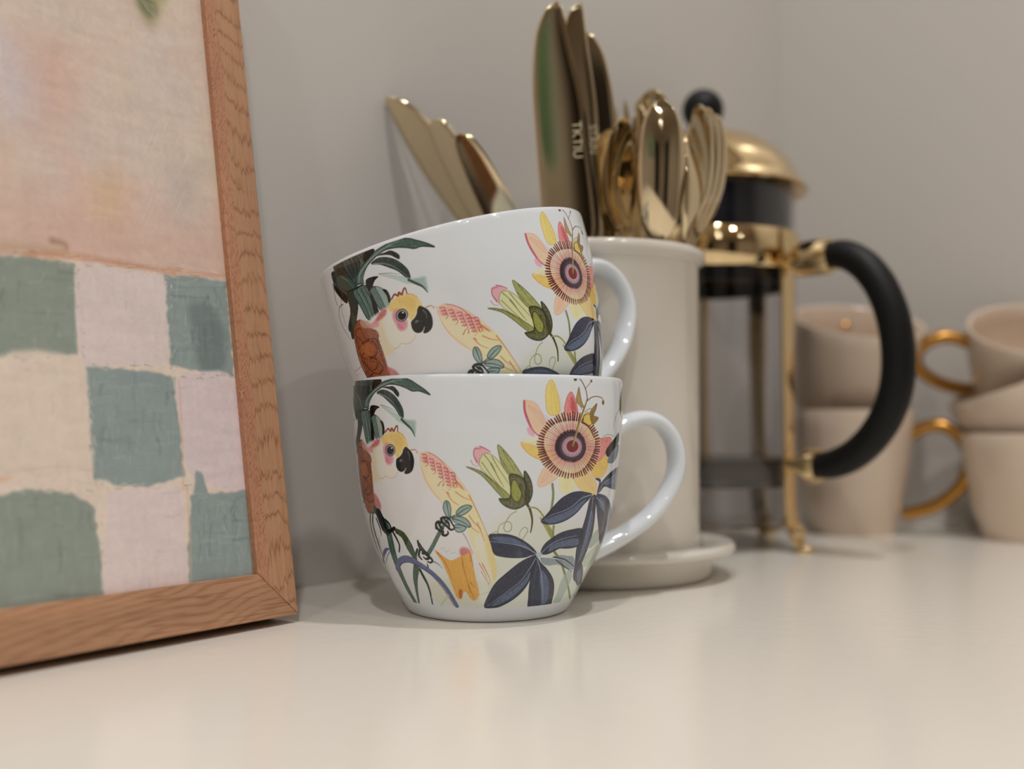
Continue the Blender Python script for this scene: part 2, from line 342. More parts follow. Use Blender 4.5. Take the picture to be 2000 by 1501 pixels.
F(CA, [(440, 930), (500, 940), (490, 1010), (440, 1010)], (206, 96, 130), soft=7, alpha=.5)
for i in range(12):
    a = math.pi * (0.55 + i * .07); S(CA, [(476 + 46 * math.cos(a), 872 - 54 * math.sin(a)), (476 + 72 * math.cos(a), 872 - 80 * math.sin(a))], (190, 70, 110), .9, .4, alpha=.7)
for i in range(10): S(CA, [(430 + i * 9, 935), (428 + i * 9 + random.uniform(-6, 6), 970 + random.uniform(0, 40))], (196, 80, 110), .8, .4, alpha=.6)
el = lambda cx, cy, rx, ry, n=14: [(cx + rx * math.cos(i * 2 * math.pi / n), cy + ry * math.sin(i * 2 * math.pi / n)) for i in range(n)]
F(CA, el(478, 872, 46, 58), (146, 146, 152), soft=1, edge=((50, 52, 66), 2, .9))
F(CA, el(478, 874, 33, 42), (34, 36, 44), soft=1); F(CA, el(474, 878, 17, 22), (14, 14, 18), soft=1); F(CA, el(490, 850, 8, 9), (190, 190, 196), soft=1)
S(CA, [(425, 690), (455, 655), (478, 678), (492, 652), (510, 678), (530, 640), (548, 628), (552, 685)], (160, 74, 38), 3, 2, 4)
S(CA, [(560, 690), (600, 715), (630, 760)], (200, 140, 80), 1.4, .6)
F(CA, [(632, 843), (655, 858), (685, 890), (704, 930), (713, 980), (708, 1040), (690, 1082), (655, 1106), (622, 1102), (634, 1075), (645, 1040), (632, 1046), (615, 1076), (585, 1086), (556, 1068), (540, 1032), (538, 985), (545, 962), (575, 940), (600, 905), (612, 868)], (40, 38, 40), soft=1, edge=((14, 14, 16), 2.5, .8))
S(CA, [(655, 890), (672, 930), (670, 980)], (120, 118, 124), 3, 1, alpha=.7); F(CA, el(583, 975, 12, 14), (128, 126, 130), soft=3, alpha=.8)
S(CA, [(560, 985), (600, 975), (625, 1000), (615, 1030)], (110, 108, 112), 1.2, .6, alpha=.7)
S(CA, [(612, 995), (628, 1015), (638, 1045)], (10, 10, 12), 2, 1)
S(CA, [(375, 1160), (405, 1155), (430, 1132), (460, 1150), (490, 1156), (520, 1142), (540, 1125), (552, 1095)], (196, 156, 118), 1.2, .8, alpha=.9)
S(CA, [(685, 870), (730, 868), (750, 905)], (196, 110, 84), 2, 1, alpha=.9)
S(CA, [(730, 875), (800, 905), (860, 895)], (206, 160, 120), 1.4, .8, alpha=.8)
for i in range(16): a, b = random.uniform(360, 700), random.uniform(1180, 1420); S(CA, [(a, b), (a + 6, b + 14)], (186, 172, 160), .8, .4, alpha=.5)
F(CA, [(300, 1300), (345, 1340), (385, 1440), (360, 1501), (320, 1420)], (190, 90, 96), soft=6, alpha=.7)
# wing
WG = [(775, 930), (800, 900), (860, 893), (930, 935), (1010, 985), (1075, 1050), (1130, 1110), (1180, 1180), (1235, 1260), (1290, 1350), (1335, 1450), (1360, 1560), (1130, 1560), (1060, 1480), (1000, 1400), (940, 1340), (870, 1250), (820, 1150), (790, 1040)]
F(CA, WG, (216, 190, 158), soft=3, edge=((206, 150, 120), 2, .6))
F(CA, [(785, 930), (860, 905), (960, 960), (1060, 1050), (1130, 1130), (1120, 1200), (1050, 1200), (980, 1100), (880, 1020), (800, 990)], (214, 150, 148), soft=9, alpha=.75)
F(CA, [(1080, 1200), (1180, 1200), (1260, 1300), (1320, 1430), (1230, 1400), (1120, 1300)], (216, 168, 120), soft=8, alpha=.7)
for i in range(5):
    for j in range(3 + i):
        bx = 800 + i * 72 + j * 6; by = 925 + i * 46 + j * 34 - 10
        if by > 1230: continue
        S(CA, [(bx, by), (bx + 34, by + 2), (bx + 44, by + 34), (bx + 18, by + 52)], (190, 84, 96), 2.2, 1.0, alpha=.8)
S(CA, [(860, 893), (940, 935), (1010, 1000), (1060, 1080), (1110, 1120), (1135, 1160)], (190, 90, 100), 1.5, 1, alpha=.8)
for q in [[(1110, 1220), (1140, 1290), (1200, 1350), (1260, 1390)], [(1100, 1270), (1150, 1340), (1230, 1400)], [(1060, 1300), (1110, 1380), (1160, 1430)], [(1140, 1180), (1200, 1250), (1260, 1330), (1300, 1400)], [(960, 1230), (985, 1190)], [(1010, 1230), (1022, 1190)]]:
    S(CA, q, (190, 84, 62), 2.1, .9, alpha=.85)
S(CA, [(790, 1050), (830, 1160), (900, 1270), (980, 1370)], (208, 160, 110), 1.6, .8, alpha=.8)
# lower wing and tail feathers
F(CB, [(1000, -40), (1180, 0), (1230, 110), (1290, 250), (1350, 400), (1400, 540), (1435, 660), (1450, 760), (1440, 850), (1400, 890), (1350, 800), (1300, 720), (1240, 600), (1180, 420), (1100, 250), (1000, 100)], (214, 194, 152), soft=4, alpha=.95)
F(CB, [(1240, 440), (1300, 420), (1380, 600), (1420, 760), (1390, 860), (1330, 720), (1260, 600)], (208, 200, 184), soft=8, alpha=.8)
F(CB, [(1350, 400), (1410, 560), (1450, 740), (1430, 860), (1380, 720), (1340, 540)], (220, 184, 116), soft=8, alpha=.7)
for q in [[(960, 0), (1010, 80), (1080, 130)], [(1050, 0), (1120, 50), (1200, 80)], [(1180, 230), (1230, 300), (1300, 360)], [(1150, 260), (1200, 340), (1280, 400)], [(1260, 300), (1310, 420), (1330, 480)], [(1180, 30), (1240, 150), (1300, 280), (1370, 440)], [(1120, 400), (1160, 470), (1190, 540), (1220, 600)], [(1280, 700), (1330, 790), (1370, 900)], [(1310, 700), (1360, 800), (1385, 860), (1370, 910)], [(1300, 780), (1350, 870)]]:
    S(CB, q, (206, 106, 70), 2.0, .9, alpha=.8)
F(CB, [(1090, 560), (1130, 540), (1180, 560), (1200, 620), (1130, 640), (1095, 610)], (200, 90, 90), soft=7, alpha=.8)
F(CB, [(845, 572), (880, 590), (940, 640), (1010, 672), (1100, 630), (1190, 600), (1215, 700), (1240, 830), (1270, 950), (1275, 1010), (1235, 1058), (1190, 1030), (1150, 970), (1120, 985), (1105, 1040), (1065, 1030), (1020, 920), (970, 800), (915, 680)], (208, 158, 70), soft=2, edge=((206, 130, 60), 2.5, .5))
for q in [[(870, 590), (940, 680), (985, 770), (1010, 850)], [(1110, 640), (1130, 760), (1160, 860), (1190, 990)], [(1100, 960), (1095, 1030)], [(1190, 880), (1240, 940)], [(1170, 900), (1210, 1000), (1230, 1045)], [(1190, 620), (1220, 720)]]:
    S(CB, q, (172, 84, 30), 1.8, .8, alpha=.8)
F(CB, [(1080, 960), (1115, 960), (1110, 1030), (1090, 1035)], (184, 84, 50), soft=4, alpha=.7)
S(CB, [(900, 560), (935, 545), (960, 590), (985, 560), (1010, 600), (1050, 590), (1080, 620)], (150, 140, 150), .9, .5, alpha=.6)
S(CB, [(480, 390), (600, 420), (700, 470)], (216, 190, 140), 6, 3, alpha=.4, soft=6)
# --- branch, little leaves, claws
S(CB, [(775, 615), (830, 520), (885, 410), (930, 330), (985, 260), (1060, 220)], (88, 116, 104), 8, 1.6, 7.5)
S(CB, [(800, 600), (860, 490), (905, 400)], (52, 78, 68), 1.2, .8, alpha=.7)
LG = (132, 158, 158)
for P in ([(955, 85), (985, 105), (1002, 165), (998, 230), (985, 255), (950, 220), (928, 160), (935, 110)], [(1055, 200), (1090, 155), (1150, 128), (1205, 140), (1180, 185), (1120, 225), (1070, 232)], [(1015, 255), (1080, 240), (1150, 262), (1195, 320), (1180, 345), (1110, 325), (1040, 295)], [(1030, 330), (1080, 320), (1150, 345), (1120, 385), (1060, 388)]):
    F(CB, P, LG, soft=1.2, edge=((44, 74, 76), 2.2, .85), grain=.2)
for q in ([(960, 100), (975, 180), (985, 250)], [(1060, 225), (1120, 180), (1195, 142)], [(1020, 260), (1100, 285), (1185, 335)], [(1040, 345), (1100, 352)]): S(CB, q, (38, 66, 68), 1.8, .8, alpha=.85)
BK = (34, 36, 36)
for q in ([(860, 355), (858, 310), (880, 290), (905, 300), (912, 260), (940, 248), (985, 262), (1010, 300), (1035, 345)], [(905, 262), (925, 300), (960, 330), (1000, 368), (1038, 360)], [(860, 340), (890, 375), (925, 385), (920, 415), (950, 425), (976, 405), (972, 385)], [(940, 270), (975, 300), (990, 340)], [(885, 300), (900, 340), (930, 360)]):
    S(CB, q, BK, 4.5, 2.5, 5)
for q in ([(935, 262), (980, 285)], [(940, 300), (985, 340)], [(870, 320), (880, 355)]): S(CB, q, (130, 140, 138), 1.3, .6, alpha=.8)
for q in ([(680, 480), (690, 530), (720, 570), (760, 610), (800, 640), (822, 670), (805, 690), (775, 680)], [(675, 560), (660, 620), (668, 680), (700, 725), (750, 752), (780, 740), (772, 705)], [(700, 560), (690, 620), (720, 660)], [(725, 600), (770, 600), (790, 640), (760, 655), (735, 635)], [(690, 500), (730, 560), (775, 600)]):
    S(CB, q, BK, 4.6, 2.6, 5.4)
for q in ([(672, 600), (690, 680), (730, 720)], [(700, 530), (740, 580)]): S(CB, q, (150, 154, 150), 1.4, .6, alpha=.8)
S(CB, [(835, 680), (880, 705), (920, 745)], (90, 130, 130), 2.5, 1)
# --- grasses, bottom left
LV = (98, 106, 152)
for q, c, a, b, m in [([(215, 210), (222, 330), (260, 480), (320, 640), (400, 800), (480, 960), (560, 1070)], (74, 94, 78), 2.4, 2, 3), ([(240, 210), (245, 330), (300, 520), (370, 720)], (60, 80, 70), 2, 1.5, 3),
                      ([(262, 170), (310, 240), (370, 330), (400, 420), (430, 560), (470, 690), (530, 840), (600, 980), (660, 1085)], (62, 102, 90), 6, 8, 9), ([(300, 220), (345, 330), (380, 400)], (18, 28, 38), 9, 5, 10),
                      ([(275, 260), (310, 350), (325, 430)], (24, 34, 38), 1.8, .8, 1.8), ([(360, 270), (400, 310), (430, 380), (470, 450), (500, 520), (498, 585)], (40, 50, 44), 1.8, 1.4, 2.2), ([(390, 390), (430, 370), (455, 355), (470, 400)], (22, 32, 34), 3, 1.5, 3),
                      ([(470, 380), (540, 430), (600, 540), (640, 620), (680, 720)], (64, 92, 62), 4, 3, 8), ([(665, 740), (655, 840), (665, 940), (690, 1080)], (78, 106, 88), 6, 3, 5), ([(700, 760), (765, 880), (800, 980), (822, 1090)], (62, 84, 66), 3, 2, 2.6),
                      ([(700, 770), (740, 850), (780, 920)], (40, 58, 46), 1.4, .8, 1.4)]: S(CB, q, c, a * 2.5, b * 2.2, m * 2.4)
S(CB, [(480, 960 - 200), (498, 690), (540, 655), (600, 655), (665, 690), (760, 750), (860, 830), (940, 920), (1000, 1010), (1060, 1112)], LV, 12, 11, 11.5)
S(CB, [(498, 780), (505, 715), (545, 690), (610, 690), (700, 735), (800, 800), (900, 910), (970, 1010), (1030, 1110)], (54, 62, 104), 1.3, 1.3, 1.5, alpha=.9)
S(CB, [(345, 690), (345, 620), (375, 560), (410, 560)], LV, 6, 2, 8); S(CB, [(372, 690), (385, 620), (412, 575)], (44, 48, 84), 1.5, 1)
S(CB, [(400, 440), (440, 580), (490, 730), (560, 900), (620, 1020)], (110, 140, 128), 1.5, 1, alpha=.8)
S(CB, [(420, 600), (500, 810), (590, 1000)], (22, 40, 36), 1.5, 1, alpha=.8)
S(CB, [(300, 450), (310, 520), (360, 640), (400, 760)], (150, 150, 110), 4, 2, alpha=.6)
S(CB, [(840, 890), (820, 960), (815, 1040)], (190, 190, 150), 4, 2, alpha=.5); S(CB, [(980, 1010), (940, 1060), (905, 1110)], (170, 178, 140), 6, 4, alpha=.5)
S(CB, [(1240, 1030), (1330, 990), (1420, 960)], (160, 170, 140), 2, 1.4, alpha=.6)
# --- bud
OL = (132, 140, 72); OD = (74, 74, 34)
F(CC, [(110, 740), (105, 690), (140, 672), (185, 680), (240, 715), (200, 740), (160, 770), (150, 830), (125, 800)], (206, 148, 158), soft=3, alpha=.85)
S(CC, [(130, 800), (105, 745), (112, 692), (160, 690)], (186, 92, 118), 2.2, 1.2); S(CC, [(155, 672), (200, 690), (240, 715)], (186, 92, 118), 2.2, 1)
S(CC, [(80, 785), (100, 820), (135, 835)], (200, 130, 150), 2, 1)
F(CC, [(150, 790), (190, 730), (260, 745), (330, 820), (400, 910), (430, 1000), (400, 1100), (340, 1060), (280, 980), (210, 900), (165, 850)], (190, 192, 148), soft=2, edge=((120, 126, 62), 2, .6))
F(CC, [(300, 660), (340, 690), (400, 760), (450, 830), (500, 910), (520, 960), (470, 930), (400, 910), (340, 830), (310, 740)], (150, 156, 88), soft=1.5, edge=((96, 98, 44), 2, .8), grain=.2)
F(CC, [(45, 838), (100, 850), (170, 880), (240, 930), (320, 1000), (400, 1080), (380, 1120), (310, 1060), (230, 970), (160, 900), (90, 860)], (140, 146, 80), soft=1.5, edge=((90, 92, 40), 2, .8), grain=.2)
for q in [[(190, 740), (260, 830), (300, 920), (350, 1000)], [(250, 750), (300, 840), (360, 930), (400, 990)], [(170, 800), (240, 900), (310, 990)], [(340, 700), (390, 790), (440, 880)], [(320, 760), (380, 860), (420, 910)], [(240, 810), (290, 900), (330, 970)], [(160, 870), (260, 960), (350, 1070)]]:
    S(CC, q, (104, 108, 48), 1.5, .7, alpha=.8)
F(CC, [(395, 905), (460, 905), (520, 950), (550, 1030), (550, 1110), (515, 1150), (450, 1180), (390, 1170), (340, 1140), (312, 1098), (360, 1100), (400, 1085), (405, 1000)], (92, 94, 50), soft=1.2, edge=((44, 42, 20), 2.6, .9), grain=.3)
F(CC, [(518, 872), (550, 910), (575, 970), (582, 1040), (568, 1100), (540, 1140), (525, 1090), (530, 1000), (516, 930)], (78, 80, 40), soft=1.1, edge=((40, 38, 18), 2.4, .9), grain=.3)
F(CC, [(425, 945), (450, 950), (475, 1000), (495, 1060), (470, 1120), (430, 1110), (408, 1050), (410, 980)], (146, 150, 72), soft=1.1, edge=((50, 50, 22), 2, .8))
for i in range(10): a = random.uniform(440, 560); b = random.uniform(930, 1120); S(CC, [(a, b), (a + 14, b + 26)], (48, 48, 22), 1, .5, alpha=.6)
S(CC, [(530, 1130), (560, 1180), (578, 1250), (580, 1300), (568, 1370)], (84, 84, 36), 5, 2.5, 4)
# tendrils and thin stems
TG = (140, 148, 84)
S(CC, [(745, 980), (752, 1060), (745, 1130), (735, 1190)], (128, 138, 84), 5, 5)
S(CC, [(560, 1165), (620, 1180), (670, 1240), (700, 1330), (745, 1420)], (146, 150, 84), 2, 4, 3.5)
F(CD, [(680, 480), (730, 520), (790, 600), (790, 680), (750, 620), (700, 530)], (150, 154, 86), soft=1.5)
S(CD, [(800, 560), (795, 620), (800, 680)], (134, 144, 84), 5, 5)
S(CD, [(805, 780), (860, 860), (890, 950), (925, 1080), (945, 1205)], (122, 138, 72), 5, 5)
S(CD, [(480, 430), (430, 460), (390, 520), (370, 570), (385, 605), (425, 600), (438, 560), (420, 525), (380, 525), (330, 560), (315, 620)], TG, 1.4, 1.2, 1.6)
S(CD, [(580, 400), (640, 400), (690, 440)], TG, 1.4, 2)
S(CD, [(300, 800), (380, 790), (470, 740), (540, 660), (575, 600), (560, 572), (530, 580), (505, 625), (510, 650)], (150, 160, 120), 1.6, 1.2, 2)
S(CD, [(270, 620), (310, 605), (340, 640)], TG, 1.2, .8)
# --- passion flower
PY = (216, 188, 110); PK = (212, 128, 132); PP = (216, 176, 150)
F(CC, [(735, 130), (760, 160), (785, 230), (800, 300), (805, 390), (760, 420), (710, 400), (692, 320), (690, 230), (705, 165)], PY, soft=1.6, edge=((200, 140, 60), 2, .6))
S(CC, [(735, 150), (735, 260), (745, 390)], (198, 160, 80), 1.2, .6, alpha=.5)
F(CC, [(515, 300), (560, 300), (610, 320), (650, 380), (690, 470), (720, 560), (680, 620), (630, 590), (570, 510), (530, 420), (512, 350)], PP, soft=1.6, edge=((206, 140, 130), 2, .6))
S(CC, [(515, 302), (520, 380), (545, 460), (585, 540), (640, 590)], (196, 80, 110), 4, 1.5, 4.5, alpha=.85)
F(CC, [(545, 515), (580, 530), (600, 590), (560, 580), (540, 550)], (212, 140, 160), soft=4, alpha=.7)
F(CC, [(895, 228), (920, 260), (945, 340), (950, 420), (900, 430), (850, 410), (845, 350), (865, 270)], PK, soft=1.6, edge=((188, 70, 90), 2.2, .6))
F(CC, [(905, 270), (935, 340), (940, 410), (905, 400), (895, 330)], (196, 70, 70), soft=5, alpha=.6)
F(CC, [(1000, 420), (1040, 395), (1080, 440), (1080, 520), (1060, 560), (1000, 480)], PY, soft=1.6, edge=((170, 110, 50), 2, .7))
F(CC, [(490, 640), (560, 655), (640, 680), (720, 700), (780, 720), (750, 780), (680, 790), (600, 760), (530, 710)], (218, 180, 96), soft=1.8, edge=((206, 140, 50), 2.4, .8))
F(CC, [(500, 640), (560, 600), (660, 620), (760, 660), (750, 700), (640, 680)], (216, 204, 160), soft=5, alpha=.8)
F(CC, [(770, 760), (720, 800), (660, 870), (625, 960), (640, 1000), (700, 985), (790, 920), (830, 850)], PP, soft=1.8, edge=((210, 140, 130), 2, .6))
F(CC, [(830, 860), (800, 940), (800, 1020), (850, 1060), (920, 1020), (940, 940), (920, 860)], (214, 196, 152), soft=3)
F(CC, [(920, 860), (930, 960), (980, 1030), (1050, 1068), (1095, 1060), (1110, 1000), (1080, 930), (1010, 850)], (216, 182, 122), soft=1.8, edge=((212, 150, 110), 2, .6))
F(CC, [(1000, 800), (1060, 880), (1090, 925), (1150, 920), (1190, 860), (1200, 790), (1170, 740), (1080, 730)], (218, 178, 90), soft=1.8, edge=((210, 150, 70), 2, .5))
F(CC, [(1040, 660), (1120, 615), (1180, 598), (1225, 605), (1215, 660), (1170, 740), (1120, 790), (1060, 760)], (212, 134, 128), soft=1.8, edge=((200, 84, 90), 2, .7))
F(CC, [(1000, 530), (1080, 560), (1120, 600), (1060, 640), (990, 600)], (214, 190, 110), soft=4, alpha=.8)
for tx, ty, c in ((738, 150, (196, 150, 70)), (530, 320, (204, 120, 120)), (900, 245, (176, 60, 80)), (510, 655, (206, 140, 50)), (640, 985, (206, 130, 120)), (850, 1050, (206, 170, 110)), (1090, 1050, (206, 140, 96)), (1180, 870, (206, 140, 60)), (1210, 620, (190, 80, 90))):
    bx, by = 905 + (tx - 905) * .35, 660 + (ty - 660) * .35; nx, ny = -(ty - by), tx - bx; L_ = math.hypot(nx, ny); nx, ny = nx / L_, ny / L_
    for o_ in (-26, -13, 0, 13, 26): S(CC, [(bx + nx * o_, by + ny * o_), ((bx + tx) / 2 + nx * o_ * 1.1, (by + ty) / 2 + ny * o_ * 1.1), (tx + nx * o_ * .25 + (bx - tx) * .08, ty + ny * o_ * .25 + (by - ty) * .08)], c, 1.2, .5, alpha=.4)
# corona
fx, fy = 912, 672
def ce(a, r): return (fx - 8 + math.cos(a) * r * (240 if math.cos(a) > 0 else 292) , fy + 4 - math.sin(a) * r * (295 if math.sin(a) > 0 else 262))
F(CC, [ce(i * math.pi / 20, .96) for i in range(40)], (214, 184, 150), soft=10, alpha=.55)
F(CC, [ce(i * math.pi / 20, .62) for i in range(40)], (206, 150, 140), soft=12, alpha=.55)
nC = 74
for i in range(nC):
    a = 2 * math.pi * (i + .25 * random.random()) / nC; r1 = .93 + .05 * random.random(); g = .05 * math.sin(a * 3)
    S(CC, [ce(a, .36), ce(a, .8)], (186, 96, 98) if i % 3 else (150, 60, 66), 1.5, 1, alpha=.72, smooth=False)
    ri = .79 + g
    S(CC, [ce(a, ri), ce(a, r1)], (122, 34, 42), 3.4, 2.4, 3.8, smooth=False, alpha=.95)
    S(CC, [ce(a, .32), ce(a, .47)], (62, 26, 48), 4.6, 2.0, smooth=False)
F(CC, el(fx - 8, fy + 2, 104, 112, 24), (92, 52, 70), soft=3)
F(CC, el(fx - 8, fy + 2, 82, 84, 24), (150, 142, 160), soft=2.5, edge=((110, 90, 120), 2, .6))
F(CC, el(fx - 4, fy, 64, 62, 20), (200, 132, 136), soft=2.5); F(CC, el(fx - 4, fy - 2, 46, 46, 20), (140, 44, 48), soft=2, edge=((110, 30, 40), 2, .8))
for i in range(26):
    a = 2 * math.pi * i / 26; S(CC, [(fx - 8 + 66 * math.cos(a), fy + 2 + 66 * math.sin(a)), (fx - 8 + 84 * math.cos(a), fy + 2 + 86 * math.sin(a))], (120, 110, 140), 1, .6, alpha=.5, smooth=False)
# pistil with tendrils, small bracts
SB = (134, 110, 60)
F(CC, [(1000, 430), (1020, 410), (1050, 412), (1072, 450), (1060, 495), (1020, 500), (1000, 470)], (204, 178, 84), soft=1.4, edge=((110, 90, 40), 2, .8))
F(CC, [(1050, 400), (1080, 350), (1108, 322), (1100, 370), (1080, 420), (1120, 440), (1080, 490), (1060, 470)], (150, 116, 60), soft=1.4, edge=((110, 80, 40), 1.6, .7))
F(CC, [(940, 300), (950, 230), (962, 190), (972, 250), (985, 310), (1000, 350), (975, 345)], (170, 140, 84), soft=1.4, edge=((110, 90, 50), 1.8, .8))
S(CC, [(912, 665), (935, 580), (960, 480), (990, 400), (1015, 330), (1030, 280)], (140, 120, 64), 4.5, 2.6, 4.5)
S(CC, [(920, 650), (948, 550), (975, 460), (1005, 380)], (196, 178, 110), 1.4, .8, alpha=.8)
S(CC, [(1030, 290), (1022, 230), (1000, 170), (970, 125), (935, 108), (925, 125)], (128, 84, 66), 2.2, 1.8, 2)
F(CC, el(932, 124, 14, 15), (112, 76, 48), soft=1)
S(CC, [(1025, 240), (1018, 195), (1045, 165), (1060, 130)], (150, 110, 96), 1.4, 1.4); F(CC, el(1062, 140, 8, 12), (140, 96, 70), soft=1)
S(CC, [(1030, 300), (1065, 272), (1110, 265), (1150, 280), (1162, 315)], (140, 96, 66), 2, 1.8, 1.6); F(CC, el(1158, 314, 10, 20), (128, 96, 62), soft=1)
S(CC, [(905, 330), (950, 320), (990, 370)], (150, 134, 80), 1.6, 1.2); S(CC, [(1010, 390), (1050, 365), (1090, 370)], (150, 134, 80), 1.6, 1.2)
S(CC, [(985, 475), (1030, 500), (1062, 545), (1085, 600)], (132, 52, 40), 3, 2.4, 3)
# --- navy leaves
NV = (46, 52, 84); NL = (104, 126, 160); NE = (28, 32, 56)
def leaf(c, P, rib, hl=None, e=2.2):
    F(c, P, NV, soft=1.1, edge=(NE, e, .8), grain=.15)
    if hl: F(c, hl, NL, soft=2.2, alpha=.85, grain=.4)
    if rib: S(c, rib, (158, 172, 194), 1.6, .7, alpha=.85)
    if hl and len(hl) > 3:
        h = hl; n = len(h) // 2
        for i in range(n):
            p = h[i]; q = h[-1 - i]
            for u in (0, .5):
                a = (p[0] + (h[i + 1][0] - p[0]) * u, p[1] + (h[i + 1][1] - p[1]) * u); S(c, [a, ((a[0] * .4 + q[0] * .6), (a[1] * .4 + q[1] * .6))], (50, 62, 100), 1.1, .5, alpha=.6, smooth=False)
leaf(CD, [(692, 520), (740, 460), (800, 390), (870, 320), (950, 275), (1020, 262), (1080, 270), (1130, 285), (1110, 320), (1060, 370), (1000, 440), (920, 500), (830, 535), (750, 542)], [(1130, 288), (1040, 320), (960, 390), (880, 430), (780, 465), (700, 520)], [(720, 515), (790, 478), (880, 445), (960, 405), (1040, 345), (1080, 330), (1010, 420), (930, 485), (830, 525), (760, 535)])
leaf(CD, [(1150, 290), (1165, 320), (1160, 400), (1150, 520), (1130, 640), (1090, 760), (1050, 860), (1010, 950), (985, 1030), (970, 990), (985, 870), (1000, 740), (1040, 600), (1080, 470), (1110, 340)], [(1140, 310), (1120, 470), (1080, 640), (1030, 800), (990, 960)], [(1120, 420), (1140, 480), (1110, 640), (1060, 790), (1020, 860), (1060, 700), (1090, 560)])
leaf(CD, [(1165, 300), (1220, 290), (1265, 320), (1290, 380), (1295, 450), (1275, 540), (1245, 630), (1215, 720), (1195, 690), (1185, 560), (1175, 440)], [(1170, 310), (1225, 380), (1240, 480), (1215, 620)], [(1200, 310), (1240, 350), (1240, 430), (1215, 420), (1190, 360)])
leaf(CD, [(1175, 280), (1190, 220), (1240, 150), (1300, 90), (1355, 55), (1362, 120), (1345, 230), (1300, 235), (1240, 215), (1200, 260)], [(1180, 275), (1230, 190), (1300, 140), (1355, 80)], [(1230, 200), (1290, 150), (1340, 110), (1330, 180), (1280, 200)])
S(CD, [(1165, 150), (1200, 170), (1190, 230)], NV, 3, 6, 6)
leaf(CD, [(242, 640), (300, 628), (400, 632), (480, 655), (560, 700), (620, 750), (650, 795), (600, 810), (560, 825), (480, 832), (380, 825), (290, 800), (262, 720)], [(655, 800), (560, 745), (450, 715), (340, 700), (255, 690)], [(262, 660), (380, 650), (480, 675), (570, 725), (630, 785), (560, 748), (450, 708), (330, 690)])
leaf(CD, [(690, 790), (720, 720), (790, 660), (870, 615), (960, 590), (1045, 582), (1050, 640), (1020, 720), (960, 745), (900, 750), (850, 750), (800, 775), (740, 800)], [(690, 795), (770, 720), (870, 670), (1000, 640)], [(770, 730), (860, 690), (1000, 665), (1010, 720), (900, 735), (820, 750), (760, 780)])
leaf(CD, [(655, 815), (590, 830), (500, 880), (400, 960), (300, 1050), (240, 1150), (202, 1255), (280, 1262), (350, 1245), (450, 1190), (540, 1110), (600, 1010), (630, 900)], [(650, 830), (590, 930), (520, 1030), (420, 1110), (320, 1180), (230, 1250)], [(600, 950), (540, 1030), (440, 1110), (330, 1180), (260, 1250), (350, 1225), (450, 1165), (540, 1080), (590, 1010)])
leaf(CD, [(655, 830), (690, 880), (740, 930), (790, 1010), (803, 1090), (790, 1180), (765, 1250), (680, 1262), (584, 1262), (582, 1180), (590, 1080), (610, 970), (640, 880)], [(658, 840), (690, 960), (705, 1080), (705, 1180), (690, 1250)], [(690, 930), (750, 1010), (760, 1100), (745, 1200), (700, 1230), (690, 1120), (680, 1020)])
S(CD, [(660, 850), (640, 980), (625, 1120), (615, 1250)], (90, 110, 146), 1.4, 1, alpha=.6)
F(CD, [(690, 825), (760, 830), (850, 810), (920, 815), (975, 830), (975, 930), (900, 915), (830, 890), (760, 900), (700, 880)], (120, 136, 152), soft=2.2, alpha=.85, grain=.2)
S(CD, [(690, 825), (800, 835), (900, 855), (970, 900)], (190, 200, 210), 1.6, .7); S(CD, [(800, 825), (900, 850), (975, 905)], NV, 2.5, 1.4, 2)
S(CD, [(820, 850), (880, 900), (960, 950)], NV, 1.6, 1.2, 2)
leaf(CD, [(1010, 880), (1040, 880), (1052, 950), (1040, 1040), (1020, 1090), (985, 1020), (990, 950)], None, [(1000, 960), (1030, 940), (1030, 1020), (1010, 1040)])
F(CD, [(650, 800), (670, 785), (700, 800), (680, 830), (655, 825)], (160, 176, 190), soft=2)
SG = (142, 162, 154)
F(CD, [(1180, 590), (1185, 680), (1130, 740), (1100, 740), (1130, 650)], SG, soft=2.5, alpha=.8)
F(CD, [(1070, 820), (1150, 740), (1210, 700), (1190, 790), (1100, 900), (1050, 900)], (158, 172, 158), soft=3, alpha=.7)
F(CD, [(790, 1240), (830, 1130), (880, 1000), (940, 930), (960, 990), (920, 1090), (860, 1200), (830, 1245)], (148, 166, 160), soft=3, alpha=.75)
F(CD, [(960, 1180), (1000, 1080), (1040, 1060), (1000, 1160)], (140, 156, 158), soft=3, alpha=.75)
# small bud and leaf at the right edge, then a little of the half hidden side
F(CC, [(1318, 180), (1300, 250), (1292, 340), (1300, 420), (1318, 445), (1326, 300)], (96, 98, 50), soft=1.2, edge=((60, 58, 28), 2, .8))
S(CC, [(1296, 350), (1268, 410), (1246, 480), (1244, 520)], (96, 94, 54), 1.6, 1.2)
F(CC, [(1285, 562), (1250, 610), (1210, 660), (1178, 720), (1205, 755), (1245, 700), (1280, 640)], (40, 52, 56), soft=1.2, edge=((28, 36, 42), 2, .8))
F(CC, [(1240, 700), (1205, 760), (1198, 800), (1240, 800), (1275, 740), (1285, 660)], (110, 130, 146), soft=1.6, edge=((60, 76, 90), 2, .7))
S(CC, [(1160, 590), (1200, 575), (1250, 590)], (130, 150, 110), 1.3, 1)
# porcelain band left white at rim and foot
T.tr = None
yb = int((1 - 5.4 / MUG_H) * TH); T.a[yb:] = WHITE
yt = int((1 - 83.2 / MUG_H) * TH); T.a[:yt] = WHITE
_m = np.clip((T.a.mean(-1) - 215) / -120, 0, 1); _h = vnoise(TH, TW, 3, 7); T.a *= (1 + (0.22 * (_h - .5) + .14 * (T.nz - .5)) * _m)[..., None]
T.a *= (1 - 0.035 * (T.nz[..., None] - .5) * (T.a.min(-1, keepdims=True) < 225))
IMG_MUG = T.image('mug print'); M_DECAL = mat_image('printed porcelain', IMG_MUG)

